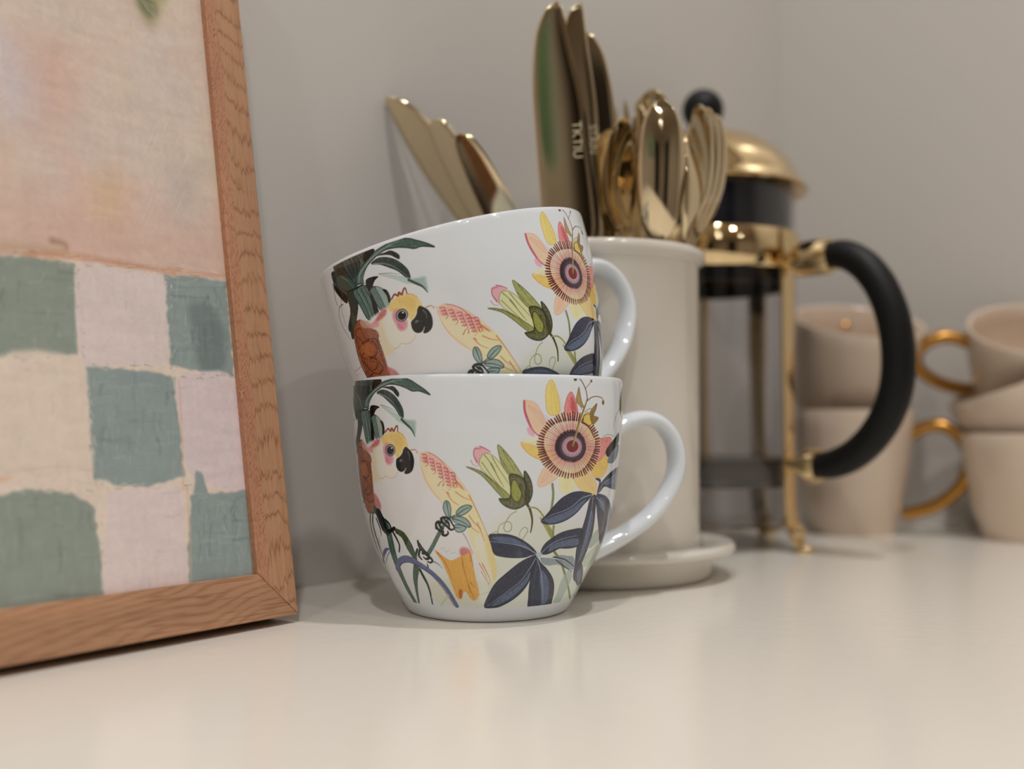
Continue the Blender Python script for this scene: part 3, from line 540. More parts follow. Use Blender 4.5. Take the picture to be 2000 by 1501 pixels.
# ------------------------------------------------------------------ the framed painting (coordinates in mm in the plane of the frame; e to the left is negative)
FR = dict(BR=(-73.24, 369.2, 3.0), yaw=math.radians(51.35), lean=math.radians(9.25)); FW, FH = 232.0, 272.0; RAIL = 15.3
PSC = 4.4; PW, PH = int((FW - 24) * PSC), int((FH - 24) * PSC)
_e = np.array([math.cos(FR['yaw']), math.sin(FR['yaw']), 0]); _b = np.array([-math.sin(FR['yaw']), math.cos(FR['yaw']), 0])
_u = np.array([0, 0, 1]) * math.cos(FR['lean']) + _b * math.sin(FR['lean']); _n = np.cross(_e, _u); _BR = np.array(FR['BR'])
def to_art(P):
    out = []; o = np.array([0, 0, EYE])
    for x, y in P:
        d = ray(x, y); q = o + d * (_n @ (_BR - o)) / (_n @ d) - _BR; out.append(((q @ _e + FW - 12) * PSC, (FH - 12 - q @ _u) * PSC))
    return np.array(out)
A = Raster(PW, PH, (214, 192, 178)); A.px = PSC * 0.17; A.tr = to_art
def blotch(cell, lo, hi, col, al, cy=None):
    n = vnoise(PH, PW, cell, cy) * .65 + vnoise(PH, PW, cell * .35, (cy or cell) * .35) * .35
    c = (np.clip((n - lo) / (hi - lo), 0, 1) * al)[..., None]; A.a[:] = A.a * (1 - c) + np.array(col, np.float32) * c
blotch(170, .4, .8, (214, 184, 174), .8); blotch(140, .4, .85, (212, 200, 180), .8); blotch(90, .45, .85, (208, 198, 190), .6); blotch(60, .6, .9, (212, 178, 164), .35); blotch(200, .4, .8, (204, 192, 184), .5); blotch(24, .5, .95, (218, 204, 192), .35, 60); blotch(18, .55, .95, (196, 176, 166), .25, 12)
g = lambda c, q=1.1: tuple(min(250, (sum(c) / 3 + (v - sum(c) / 3) * .85) * q) for v in c)
def AF(P, c, **kw): A.fill(P, g(c), **kw)
def AS(P, c, a, b=None, m=None, **kw): A.stroke(P, g(c), a, b, m, **kw)
AF([(0, 380), (200, 400), (440, 440), (450, 545), (330, 525), (160, 495), (0, 488)], (194, 160, 146), soft=70, alpha=.8)
AF([(60, 120), (120, 60), (150, 220), (110, 250), (70, 240)], (192, 156, 144), soft=40, alpha=.6)
AF([(0, 60), (30, 80), (70, 180), (40, 230), (0, 200)], (184, 180, 188), soft=40, alpha=.7)
AF([(190, 340), (250, 350), (240, 420), (190, 410)], (198, 168, 130), soft=35, alpha=.6)
AF([(340, 330), (400, 310), (400, 400), (350, 410)], (170, 160, 152), soft=35, alpha=.5)
for i in range(26):
    x, y = random.uniform(300, 410), random.uniform(220, 400); AS([(x, y), (x - 12, y + 30), (x - 26, y + 56)], (208, 194, 180) if i % 2 else (168, 160, 150), 1.5, .6, alpha=.35)
for i in range(60):
    x, y = random.uniform(-40, 400), random.uniform(-60, 470); L = random.uniform(20, 60); AS([(x, y), (x + L * .5, y + random.uniform(-8, 8)), (x + L, y + random.uniform(-14, 14))], random.choice([(204, 184, 170), (192, 166, 156), (204, 190, 180), (198, 176, 156)]), 4, 1.5, alpha=.25, soft=3)
AF([(268, -30), (330, -20), (318, 20), (308, 42), (294, 40), (280, 14)], (150, 144, 98), soft=14, alpha=.8)
AF([(275, -20), (305, -5), (312, 20), (296, 26), (280, 5)], (104, 106, 82), soft=10, alpha=.8)
for i in range(8): AS([(280 + i * 4, -10 + i * 2), (296 + i * 2, 14 + i * 2)], (182, 176, 150), 1.2, .5, alpha=.7)
for i in range(10): AS([(2 + i * 2, 60 + i * 14), (10 - i, 90 + i * 12)], (206, 204, 204), 1.4, .5, alpha=.5)
# chequered cloth
WH = (198, 183, 180); CRM = (202, 186, 172); G1 = (130, 141, 132); G2 = (130, 144, 143)
def rough(P, amp):
    out = []
    P = [np.array(p, float) for p in P]
    for i, p in enumerate(P):
        q = P[(i + 1) % len(P)]; n = max(2, int(np.linalg.norm(q - p) / 9))
        for j in range(n): out.append(p + (q - p) * j / n + np.array([random.uniform(-amp, amp), random.uniform(-amp, amp)]))
    return out
AF([(-400, 470), (0, 492), (160, 503), (330, 532), (520, 552), (560, 1300), (-400, 1500)], CRM, soft=3, smooth=False)
def check(P, c, dark=None, seed=0, amp=2.2):
    AF(rough(P, amp), c, soft=3.0, smooth=True, k=2)
    xs = [p[0] for p in P]; ys = [p[1] for p in P]; x0, x1, y0, y1 = min(xs), max(xs), min(ys), max(ys)
    if dark:
        for i in range(34):
            x = random.uniform(x0 + 14, x1 - 14); y = random.uniform(y0 + 14, y1 - 40); L = random.uniform(20, 70); v = random.random() < .6
            cc = random.choice(dark); L = min(L, y1 - 12 - y) if v else L
            Q = [(x, y), (x + random.uniform(-6, 6), y + L / 2), (x + random.uniform(-8, 8), y + L)] if v else [(x, y), (x + L / 2, y + random.uniform(-5, 5)), (min(x + L, x1 - 12), y + random.uniform(-6, 6))]
            AS(Q, cc, random.uniform(3, 9), 2, alpha=.36, soft=2)
        for i in range(9):
            x = random.uniform(x0 + 15, x1 - 15); y = random.uniform(y0 + 12, y1 - 30); AS([(x, y), (x + random.uniform(-4, 4), y + random.uniform(8, 30))], (178, 188, 184), .9, .4, alpha=.6)
GD = [(96, 108, 98), (144, 156, 148), (110, 122, 108), (134, 140, 120)]; BD = [(92, 108, 110), (150, 162, 160), (110, 126, 128), (136, 148, 144)]
check([(-150, 486), (0, 492), (80, 497), (152, 508), (158, 600), (160, 688), (80, 692), (-150, 690)], G1, GD)
AF([(160, 515), (250, 522), (328, 532), (334, 700), (250, 706), (170, 705)], WH, soft=3)
check([(330, 530), (400, 538), (450, 545), (466, 735), (400, 722), (342, 708)], G2, BD)
AF([(378, 590), (430, 600), (450, 680), (440, 720), (400, 715), (385, 640)], (96, 110, 112), soft=8, alpha=.6)
check([(176, 712), (240, 714), (300, 722), (344, 732), (356, 800), (368, 925), (300, 948), (240, 944), (190, 930), (184, 820)], G2, BD)
for _q in range(70):
    x, y = random.uniform(0, 500), random.uniform(500, 1180); L = random.uniform(8, 34); AS([(x, y), (x + random.uniform(-3, 3), y + L / 2), (x + random.uniform(-6, 6), y + L)] if _q % 2 else [(x, y), (x + L, y - 2)], (206, 202, 196) if _q % 3 else (150, 150, 142), 1.3, .5, alpha=.22)
AF([(352, 740), (400, 722), (468, 745), (488, 945), (430, 945), (380, 925), (362, 830)], (196, 180, 182), soft=4)
AF([(0, 700), (160, 700), (178, 820), (186, 930), (100, 945), (0, 930)], CRM, soft=6)
check([(-150, 975), (0, 965), (60, 952), (150, 960), (192, 985), (205, 1080), (212, 1160), (100, 1190), (-100, 1230)], G1, GD)
AF([(222, 962), (290, 950), (362, 955), (370, 1050), (374, 1145), (220, 1165), (215, 1060)], (200, 184, 182), soft=4)
check([(382, 962), (440, 958), (495, 955), (512, 1150), (380, 1160), (376, 1060)], G2, BD)
check([(390, 915), (402, 920), (412, 960), (388, 962)], G2, None)
for r0 in range(1, 4):       # the cloth goes on beyond the frame edge of the photograph
    for q in range(2): pass
AS([(-200, 478), (0, 478), (70, 478), (130, 484)], (178, 150, 124), 20, 12, alpha=.7, soft=5)
AS([(60, 490), (130, 492), (200, 502), (330, 524), (350, 528)], (184, 138, 112), 12, 10, alpha=.9, soft=4)
AS([(340, 520), (400, 530), (460, 535)], (190, 148, 126), 8, 8, alpha=.8, soft=3)
AS([(110, 465), (132, 470), (138, 480)], (140, 110, 84), 12, 6, alpha=.6, soft=4)
for i in range(90):
    x = random.uniform(20, 450); y = 486 + x * .115 + random.uniform(-14, 12); AS([(x, y), (x + random.uniform(4, 16), y + random.uniform(-2, 4))], random.choice([(214, 186, 158), (206, 160, 128), (160, 118, 92), (206, 196, 176)]), 2, 1, alpha=.55)
for xx, y0, y1 in ((358, 740, 950), (374, 950, 1150)): AS([(xx, y0), (xx + 6, (y0 + y1) / 2), (xx + 8, y1)], (196, 158, 132), 4, 3, alpha=.6, soft=2)
for xs, y0, y1 in ((158, 520, 690), (336, 535, 700), (180, 730, 930), (204, 980, 1150)):
    for i in range(26):
        y = random.uniform(y0, y1); x = xs + (y - y0) * .06 + random.uniform(-5, 6); AS([(x, y), (x + random.uniform(-5, 5), y + random.uniform(3, 10))], random.choice([(206, 192, 176), (128, 136, 124), (196, 190, 180)]), 2.4, 1, alpha=.6)
for ys, x0, x1 in ((694, 0, 160), (712, 180, 345), (945, 190, 380), (730, 345, 462), (955, 0, 200)):
    for i in range(30):
        x = random.uniform(x0, x1); y = ys + random.uniform(-6, 6); AS([(x, y), (x + random.uniform(3, 14), y + random.uniform(-3, 3))], random.choice([(204, 190, 176), (130, 140, 130), (212, 202, 184), (188, 176, 160)]), 2.4, 1, alpha=.6)
AS([(0, 935), (30, 928)], (204, 158, 130), 9, 3, alpha=.8, soft=3)
for i in range(10):
    x, y = random.uniform(10, 150), random.uniform(905, 935); AS([(x, y), (x + 30, y - 3)], (168, 150, 138), 1.2, .5, alpha=.5)
for i in range(150):
    x, y = random.uniform(0, 500), random.uniform(500, 1180); L = random.uniform(10, 46)
    AS([(x, y), (x + random.uniform(-3, 3), y + L / 2), (x + random.uniform(-7, 7), y + L)] if i % 2 else [(x, y), (x + L * .5, y - random.uniform(-3, 3)), (x + L, y - 3)], random.choice([(206, 204, 198), (168, 174, 166), (118, 128, 122), (150, 150, 144)]), 1.6, .6, alpha=.22, soft=1.6)
st = vnoise(PH, PW, 40, 9) * .4 + vnoise(PH, PW, 7, 26) * .25 + vnoise(PH, PW, 5, 5) * .35
A.a = 255 * np.clip(A.a / 255 * 1.05, 0, 1) ** 1.06 * (0.955 + 0.085 * st)[..., None]
IMG_ART = A.image('painting print'); M_ART = mat_image('framed art print', IMG_ART, rough=0.45, spec=0.35, bump=0.15)

# ------------------------------------------------------------------ room shell
def slab(name, corners, z0, z1, m, kind='structure', parent=None):
    V = [(p.x / MM, p.y / MM, z) for z in (z0, z1) for p in corners]; n = len(corners)
    Fc = [tuple(range(n))[::-1], tuple(range(n, 2 * n))] + [(i, (i + 1) % n, n + (i + 1) % n, n + i) for i in range(n)]
    o = link(name, mesh(name, V, Fc), m, parent, smooth=0); 
    if kind: o['kind'] = kind
    return o
T_ = 0.1
R4 = lambda a0, a1, b0, b1: [room(a0, b0, 0), room(a1, b0, 0), room(a1, b1, 0), room(a0, b1, 0)]
slab('wall_left', R4(-T_, LA + T_, -T_, 0), ZF / MM, ZC / MM, M_WALL)
slab('wall_right', R4(-T_, 0, 0, LB + T_), ZF / MM, ZC / MM, M_WALL)
slab('floor', R4(-T_, LA + T_, -T_, LB + T_), ZF / MM - 60, ZF / MM, M_FLOOR)
slab('ceiling', R4(-T_, LA + T_, -T_, LB + T_), ZC / MM, ZC / MM + 60, M_CEIL)
slab('wall_side', R4(0, LA + T_, LB, LB + T_), ZF / MM, ZC / MM, M_WALL)
# back wall with an opening for the added, unseen window
WB0, WB1, WZ0, WZ1 = 0.95, 1.78, 540, 1160
def multi(name, parts, m):
    V = []; Fc = []
    for cs, z0, z1 in parts:
        o = len(V); V += [(p.x / MM, p.y / MM, z) for z in (z0, z1) for p in cs]
        Fc += [tuple(o + i for i in q) for q in [(3, 2, 1, 0), (4, 5, 6, 7), (0, 1, 5, 4), (1, 2, 6, 5), (2, 3, 7, 6), (3, 0, 4, 7)]]
    return link(name, mesh(name, V, Fc), m, None, smooth=0)
tag(multi('wall_back', [(R4(LA, LA + T_, 0, WB0), ZF / MM, ZC / MM), (R4(LA, LA + T_, WB1, LB), ZF / MM, ZC / MM), (R4(LA, LA + T_, WB0, WB1), ZF / MM, WZ0), (R4(LA, LA + T_, WB0, WB1), WZ1, ZC / MM)], M_WALL), kind='structure')
M_FRAME = mat('white window frame paint', (230, 228, 222), 0.4)
wf = tag(multi('added_window_1', [(R4(LA, LA + .06, WB0, WB0 + .05), WZ0, WZ1), (R4(LA, LA + .06, WB1 - .05, WB1), WZ0, WZ1), (R4(LA, LA + .06, WB0 + .05, WB1 - .05), WZ0, WZ0 + 50), (R4(LA, LA + .06, WB0 + .05, WB1 - .05), WZ1 - 50, WZ1), (R4(LA, LA + .06, 1.345, 1.385), WZ0 + 50, WZ1 - 50)], M_FRAME), kind='structure')  # unseen window, added for cool fill light and reflections in the metal
for b0, b1 in ((WB0 + .05, 1.345), (1.385, WB1 - .05)):
    slab('pane', R4(LA + .03, LA + .034, b0, b1), WZ0 + 50, WZ1 - 50, M_GLASS, None, wf)
M_DOOR = mat('dark door added for reflections', (46, 38, 32), 0.35, var=.1)  # for unseen doors added so the cutlery reflects something dark
d1 = slab('added_door_1', R4(LA - .04, LA - .001, 1.86, 2.8), ZF / MM + 1, 1150, M_DOOR)  # added behind the camera as the dark part of the blade reflections
slab('added_door_2', R4(1.5, 2.3, LB - .04, LB - .001), ZF / MM + 1, 1150, M_DOOR)  # second added door, unseen, another dark area for the metal to reflect
M_HEDGE = mat('clipped green hedge', (92, 116, 72), 0.8, var=.55, vscale=5, bump=20, bscale=14)
tag(slab('hedge', R4(LA + 1.2, LA + 1.9, -0.6, 3.9), ZF / MM, 1500, M_HEDGE, None), 'unseen green hedge added outside the window for green reflections', 'hedge')  # unseen, put in to give the knives a green reflection

# lamps in the ceiling: a metal ring with a lit disc, and its light
M_RING = mat('white lamp ring', (240, 238, 232), 0.4)
M_LIT = bpy.data.materials.new('lit lamp disc'); M_LIT.use_nodes = True
_b2 = M_LIT.node_tree.nodes['Principled BSDF']; _b2.inputs['Emission Color'].default_value = (*LAMP_COL, 1); _b2.inputs['Emission Strength'].default_value = 14
for i, (a, b) in enumerate(LAMPS):
    p = room(a, b, ZC) / MM
    t = thing('ceiling_lamp', 'round white recessed ceiling lamp, ' + ['over the left wall near the corner', 'over the left part of the worktop', 'over the far left end of the worktop', 'in front of the right wall', 'in the middle of the ceiling', 'over the right wall away from the corner', 'nearest the window'][i], 'lamp', p, group='recessed ceiling lamps')
    link('ring', mesh('ring', *lathe([(34, -0.2), (44, -0.2), (44, -3), (40, -5), (34, -3), (34, -0.2)], 32)), M_RING, t)
    ld = bpy.data.lights.new('lamp_light', 'AREA'); ld.shape = 'DISK'; ld.size = 0.046; ld.energy = LAMP_W * LAMP_K[i]; ld.color = LAMP_COL; ld.spread = math.radians(150)
    lo = bpy.data.objects.new('lamp_light', ld); COL.objects.link(lo); lo.parent = t; lo.location = (0, 0, -0.004)

# ------------------------------------------------------------------ worktop (runs along the left wall)
wt = slab('worktop', R4(0.0, LA, 0.0, 0.64), -38, 0, M_TOP, None); bevel(wt, 2.5, 3)
tag(wt, 'off-white glossy worktop that carries the mugs, the jar and the coffee press', 'worktop')
cab = slab('base_cabinet', R4(0.01, LA - .01, 0.01, 0.60), ZF / MM, -38, M_FRAME, None); tag(cab, 'pale cabinet body below the off-white worktop', 'cabinet')

# ------------------------------------------------------------------ picture frame
fr = bpy.data.objects.new('picture_frame', None); COL.objects.link(fr); fr.empty_display_size = .01
tag(fr, 'oak picture frame with a pink and grey-green chequered painting, leaning on the wall', 'picture frame')
Mx = Matrix(((_e[0], _n[0] * -1, _u[0], 0), (_e[1], _n[1] * -1, _u[1], 0), (_e[2], _n[2] * -1, _u[2], 0), (0, 0, 0, 1)))
Mx.translation = Vector(FR['BR']) * MM; fr.matrix_world = Mx      # local x to the right, y into the depth, z up the frame
DEPTH = 19.0
def rail(name, L, mt, loc, rot):
    """mitred stick: outer edge on local x=0, runs 0..L along y, width to -x; uv in mm"""
    V = []
    for x, y0, y1 in ((0, 0, L), (-RAIL, RAIL, L - RAIL)):
        for z in (0, -DEPTH): V += [(x, y0, z), (x, y1, z)]
    Fc = [(0, 1, 5, 4), (2, 6, 7, 3), (0, 2, 3, 1), (4, 5, 7, 6), (0, 4, 6, 2), (1, 3, 7, 5)]
    me = mesh(name, V, Fc); uvl = me.uv_layers.new(name='UVMap')
    for p in me.polygons:
        side = abs(p.normal.x) > .9
        for li in p.loop_indices:
            c = me.vertices[me.loops[li].vertex_index].co / MM; uvl.data[li].uv = ((-c.z - .01 if side else c.x + RAIL) / RAIL * .98 + .01, c.y / FH)
    o = link(name, me, mt, fr, smooth=0); bevel(o, 0.4, 2); o.location = Vector(loc) * MM; o.rotation_euler = rot; return o
def oak(name, across):
    q_ = 7; H_, W_ = int(FH * q_), int(RAIL * q_) + 1
    y = (np.arange(H_)[::-1, None] / q_).astype(np.float32) + np.zeros((1, W_), np.float32); x = (np.arange(W_)[None] / q_).astype(np.float32) + np.zeros((H_, 1), np.float32)
    fib = vnoise(H_, W_, 3.2, 260) * .6 + vnoise(H_, W_, 2, 90) * .4; wob = vnoise(H_, W_, 60, 130); big = vnoise(H_, W_, 60, 300)
    img = np.zeros((H_, W_, 3), np.float32) + np.array((183, 140, 108)); dk = np.array((128, 84, 58)); rd = np.array((188, 134, 106))
    def put(c, m): img[:] = img * (1 - m[..., None]) + np.array(c) * m[..., None]
    if across:
        xi = x - 4.2                                    # flat-sawn face beside a narrow rift strip
        arch = np.where(y > 150, -.62 * xi, -.10 * (xi - 6) ** 2 - .1 * xi)
        ph = (y - arch + (fib - .5) * 5.2 + (wob - .5) * 9) / 9.4; fr_ = ph - np.floor(ph)
        face = np.clip((xi + (wob - .5) * 2) / .6, 0, 1)
        line = np.exp(-((fr_ - .5) / .075) ** 2) * (.55 + .45 * vnoise(H_, W_, 9, 9)) * face
        early = np.clip((fr_ - .5) / .45, 0, 1) * (fr_ > .5)
        pore = np.clip((vnoise(H_, W_, 2.1, 26) - .62) * 5, 0, 1) * (.35 + .65 * (1 - early) * (fr_ > .45)) * face
        put((150, 106, 76), pore * .75); put((160, 116, 84), np.clip((fib - .55) * 4, 0, 1) * .45 * face); put((200, 156, 122), np.clip((.42 - fib) * 4, 0, 1) * .35 * face); put(dk, line * .72)
        u = (x * 3.0 - y * 1.0 + vnoise(H_, W_, 12, 40) * 4) / 1.9; diag = np.clip((np.sin(u * 2 * np.pi) * .5 + vnoise(H_, W_, 3, 8) - .75) * 2, 0, 1) * (1 - face)
        put(rd, (1 - face) * .6); put((140, 88, 62), diag * .9)
    else:
        ph = (x * 1.0 + y * .16 + (wob - .5) * 5 + (fib - .5) * .6) / 2.6; fr_ = ph - np.floor(ph)
        put(dk, np.exp(-((fr_ - .5) / .16) ** 2) * .42 * (.4 + .6 * vnoise(H_, W_, 14, 120)))
        sl = vnoise(H_, W_, 2.4, 60); put((134, 90, 62), np.clip((sl - .66) * 4, 0, 1) * .6)
        put((204, 158, 122), np.clip((vnoise(H_, W_, 3, 80) - .74) * 4, 0, 1) * .4)
    img *= (.95 + .10 * big + .05 * (fib - .5))[..., None]
    R_ = Raster(8, 8, (0, 0, 0)); R_.W, R_.H, R_.a = W_, H_, img
    return mat_image(name, R_.image(name + ' grain'), rough=.5, spec=.3, bump=.10)
OAK1 = oak('oak upright', True); OAK2 = oak('oak cross rail', False)
q = math.pi / 2
rail('side_rail', FH, OAK1, (0, 0, 0), (q, 0, 0))
rail('side_rail', FH, OAK1, (-FW, 0, FH), (q, q * 2, 0))
rail('bottom_rail', FW, OAK2, (-FW, 0, 0), (q, q, 0))
rail('top_rail', FW, OAK2, (0, 0, FH), (q, -q, 0))
M_BACK = mat('brown fibreboard back', (120, 92, 66), 0.8)
Vp = [(-12, 3.2, 12), (-FW + 12, 3.2, 12), (-FW + 12, 3.2, FH - 12), (-12, 3.2, FH - 12)]
def plate(name, x0, x1, z0, z1, y0, y1, mats):
    V, Fc = box(x0, x1, y0, y1, z0, z1); me = mesh(name, V, Fc); uvl = me.uv_layers.new(name='UVMap')
    for lp in me.loops:
        c = me.vertices[lp.vertex_index].co / MM; uvl.data[lp.index].uv = ((c.x - x0) / (x1 - x0), (c.z - z0) / (z1 - z0))
    o = link(name, me, mats, fr, smooth=0); return o
plate('art_print', -FW + 12, -12, 12, FH - 12, 2.6, 4.0, M_ART)
o = link('back_board', mesh('back_board', *box(-FW + 8, -8, 14, 16, 8, FH - 8)), M_BACK, fr, smooth=0)

# ------------------------------------------------------------------ patterned mugs
def make_mug(pose, label):
    t = bpy.data.objects.new('mug', None); COL.objects.link(t); t.empty_display_size = .01
    tag(t, label, 'mug', 'stacked parrot mugs')
    m = mug_matrix(pose); m.translation = m.translation * MM; t.matrix_world = m
    # body with unwrapped pattern on its outer wall
    prof = [tuple(p) for p in crom(OUT, 4)] ; n0 = len(prof); prof = [(0, 1.2), (25.5, 1.0), (26.6, 0.0)] + prof + [tuple(p) for p in crom(INN, 4)]
    n = 144; V, Fc = lathe(prof, n); me = bpy.data.meshes.new('body'); me.from_pydata([tuple(c * MM for c in v) for v in V], [], Fc)
    uvl = me.uv_layers.new(name='UVMap'); me.materials.append(M_PORC); me.materials.append(M_DECAL)
    for p in me.polygons:
        c = p.center / MM; r = math.hypot(c.x, c.y); zz = [me.vertices[v].co.z / MM for v in p.vertices]
        rr = [math.hypot(me.vertices[v].co.x, me.vertices[v].co.y) / MM for v in p.vertices]
        outer = all(abs(b - np.interp(a, _z, _r)) < 0.45 for a, b in zip(zz, rr)) and min(zz) > 1 and max(zz) < 83.8 and r > 28
        th0 = math.atan2(c.y, c.x)
        while th0 < TH0: th0 += 2 * math.pi
        for li in p.loop_indices:
            co = me.vertices[me.loops[li].vertex_index].co; th = math.atan2(co.y, co.x)
            while th - th0 > math.pi: th -= 2 * math.pi
            while th - th0 < -math.pi: th += 2 * math.pi
            uvl.data[li].uv = ((th - TH0) / math.pi, co.z / MM / MUG_H)
        p.material_index = 1 if outer else 0
    bm = bmesh.new(); bm.from_mesh(me); bmesh.ops.recalc_face_normals(bm, faces=bm.faces); bm.to_mesh(me); bm.free()
    b = bpy.data.objects.new('body', me); COL.objects.link(b); b.parent = t; me.shade_smooth()
    hp = [(46.0, 0, 64.8), (51.5, 0, 66.0), (57, 0, 68.6), (64.5, 0, 70.2), (71.5, 0, 68.4), (77, 0, 62.6), (79.3, 0, 55), (78.2, 0, 47), (73.5, 0, 38.5), (66, 0, 31.0), (57, 0, 25.6), (49, 0, 22.0), (40.5, 0, 18.6)]
    ra = [4.2, 3.6, 3.2, 3.0, 3.0, 3.1, 3.1, 3.1, 3.1, 3.2, 3.4, 3.8, 4.0]; rb = [7.2, 6.2, 5.5, 5.2, 5.2, 5.3, 5.4, 5.4, 5.3, 5.3, 5.4, 6.0, 6.4]
    link('handle', mesh('handle', *tube(hp, ra, rb, side=(0, 1, 0), n=24, k=6)), M_PORC, t, smooth=60)
    return t
make_mug(MUG1, 'upright white mug printed with a cockatoo and passion flower, the lower of the stack')
make_mug(MUG2, 'tilted white mug printed with a cockatoo and passion flower, resting inside the lower mug')

# ------------------------------------------------------------------ utensil jar on its dish
JX, JY = 36.4, 490.5
dish = thing('dish', 'round cream dish with a wide flat rim under the utensil jar', 'dish', (JX, JY, 0))
link('body', mesh('body', *lathe([(0, 0.8), (50, 0.8), (52, 0), (53.4, 0.6), (54.2, 3), (54.4, 10.2), (55.5, 11.2), (62.8, 11.2), (64.3, 12.4), (64.4, 14), (63.2, 15.4), (61, 15.8), (55, 15.6), (52, 14.2), (50.6, 11.8), (50, 6.2), (48, 4.6), (0, 4.4)], 128)), M_CREAM, dish, smooth=50)
jar = thing('utensil_jar', 'tall straight cream ceramic jar full of gold cutlery', 'jar', (JX, JY, 4.5))
JH = 140.8
link('body', mesh('body', *lathe([(0, 0), (46.5, 0), (48.2, 0.8), (48.7, 3), (48.9, 70), (48.7, JH - 7.2), (49.4, JH - 6.2), (51.0, JH - 5.6), (51.8, JH - 4), (51.8, JH - 1.6), (50.8, JH - .3), (49, JH), (47, JH - .3), (46, JH - 1.6), (45.6, JH - 6), (45.4, 12), (43, 6.5), (38, 4.6), (0, 4.4)], 128)), M_CREAM, jar, smooth=50)

# ------------------------------------------------------------------ cutlery: local y from handle end to tip, x width, z face
def strip(L, stations, thick, bow, depth, pw=14, nz=2):
    """surface from stations (s, left, right), two sided shell; bow(s) offset, depth(s) dish"""
    st = crom([(s, l, r) for s, l, r in stations], 5); V = []; Fc = []; m = len(st)
    for side in (0, 1):
        for s, l, r in st:
            for j in range(pw + 1):
                u = j / pw; x = l + (r - l) * u; c = 2 * u - 1
                th = thick(s) * (1 - abs(c) ** 14 * .8)
                V.append((x, s, bow(s) + depth(s) * (c * c - 1) + (th / 2 if side else -th / 2)))
    W = pw + 1; O = m * W
    for i in range(m - 1):
        for j in range(pw):
            a = i * W + j; Fc.append((a, a + W, a + W + 1, a + 1)); Fc.append((O + a, O + a + 1, O + a + W + 1, O + a + W))
        for a, b in ((i * W, (i + 1) * W), (i * W + pw, (i + 1) * W + pw)): Fc.append((a, b, O + b, O + a))
    for i in (0, m - 1):
        for j in range(pw): a = i * W + j; Fc.append((a, a + 1, O + a + 1, O + a))
    return V, Fc
def handle_st(L0, L1): return [(0, -1.5, 1.5), (1.5, -4.2, 4.2), (6, -6.4, 6.4), (20, -6.8, 6.8), (60, -5.4, 5.4), (L1 - 14, -3.9, 3.9), (L1, -3.4, 3.4)]
def knife_parts(L, blade, mirror=False, serrated=False):
    B = sorted([(L - s, l, r) for s, l, r in blade], key=lambda q: q[0]); sb = B[0][0]
    if mirror: B = [(s, -r, -l) for s, l, r in B]
    hs = handle_st(0, sb - 6)
    bl = strip(L, [(sb - 6, -3.2, 3.2), (sb - 3, -4, 4)] + B, lambda s: 1.5 if s < L - 3 else 1.5 - (s - L + 3) * .36, lambda s: 0, lambda s: -0.12)
    hd = strip(L, hs, lambda s: 4.6, lambda s: 0, lambda s: 0)
    teeth = None
    if serrated:
        V = []; Fc = []; e = crom([(s, r if not mirror else l) for s, l, r in B], 8); e = [p for p in e if sb + 8 < p[0] < L - 6]
        d = 0; last = e[0]; sg = 1 if not mirror else -1
        for p in e[1:]:
            d += np.linalg.norm(p - last); last = p
            if d > 1.35:
                d = 0; o = len(V); V += [(p[1] - sg * .3, p[0] - .65, -.35), (p[1] - sg * .3, p[0] + .65, -.35), (p[1] + sg * .75, p[0], 0), (p[1] - sg * .3, p[0] - .65, .35), (p[1] - sg * .3, p[0] + .65, .35)]
                Fc += [(o, o + 2, o + 1), (o + 3, o + 4, o + 2), (o, o + 3, o + 2), (o + 1, o + 2, o + 4), (o, o + 1, o + 4, o + 3)]
        teeth = (V, Fc)
    return bl, hd, teeth
BLADE = [(0, -.5, .5), (.5, -2.0, 1.3), (1.8, -4.0, 1.9), (4.5, -6.3, 2.4), (12, -9.6, 3.6), (22, -11.3, 5.3), (34, -12.1, 7.8), (47, -12.2, 9.7), (63, -11.8, 10.6), (85, -11.1, 12.2), (98, -10.6, 12.4), (106, -6, 9)]
ROUND = [(0, -1.2, 1.2), (1.4, -3.6, 3.4), (5, -6.2, 5.6), (14, -8.6, 7.4), (30, -10.4, 8.4), (50, -11.0, 8.8), (75, -10.4, 8.8), (92, -9.2, 8.4), (100, -6, 6)]
def spoon_parts(L, bl, bw, dep, hook=7):
    s0 = L - bl
    st = [(s0, -2.2, 2.2)] + [(s0 + bl * u, -max(2.3 if u < .3 else .5, bw / 2 * math.sqrt(max(0, 1 - (2 * u - 1) ** 2)) ** .9), max(2.3 if u < .3 else .5, bw / 2 * math.sqrt(max(0, 1 - (2 * u - 1) ** 2)) ** .9)) for u in (.05, .12, .22, .36, .5, .64, .78, .88, .95, .985, 1)]
    def bow(s):
        u = (s - s0) / bl
        return (-1.5 + 0 * s if s < s0 else -1.5 + hook * (u * u) * .55) if s > s0 - 25 else -1.5
    def depth(s):
        u = min(max((s - s0) / bl, 0), 1); return dep * math.sin(math.pi * min(1, u * 1.05)) ** .8 if 0 < u < .952 else 0
    bowl = strip(L, st, lambda s: 1.3, bow, depth, pw=20)
    hb = lambda s: -1.5 + 2.5 * math.sin(math.pi * s / (s0 + 3)) * .6 - 0
    hd = strip(L, [(0, -1.5, 1.5), (1.5, -4.4, 4.4), (8, -6.6, 6.6), (22, -6.8, 6.8), (70, -4.4, 4.4), (s0 - 12, -2.6, 2.6), (s0 + 3, -2.3, 2.3)], lambda s: 2.6, hb, lambda s: 0)
    return bowl, hd
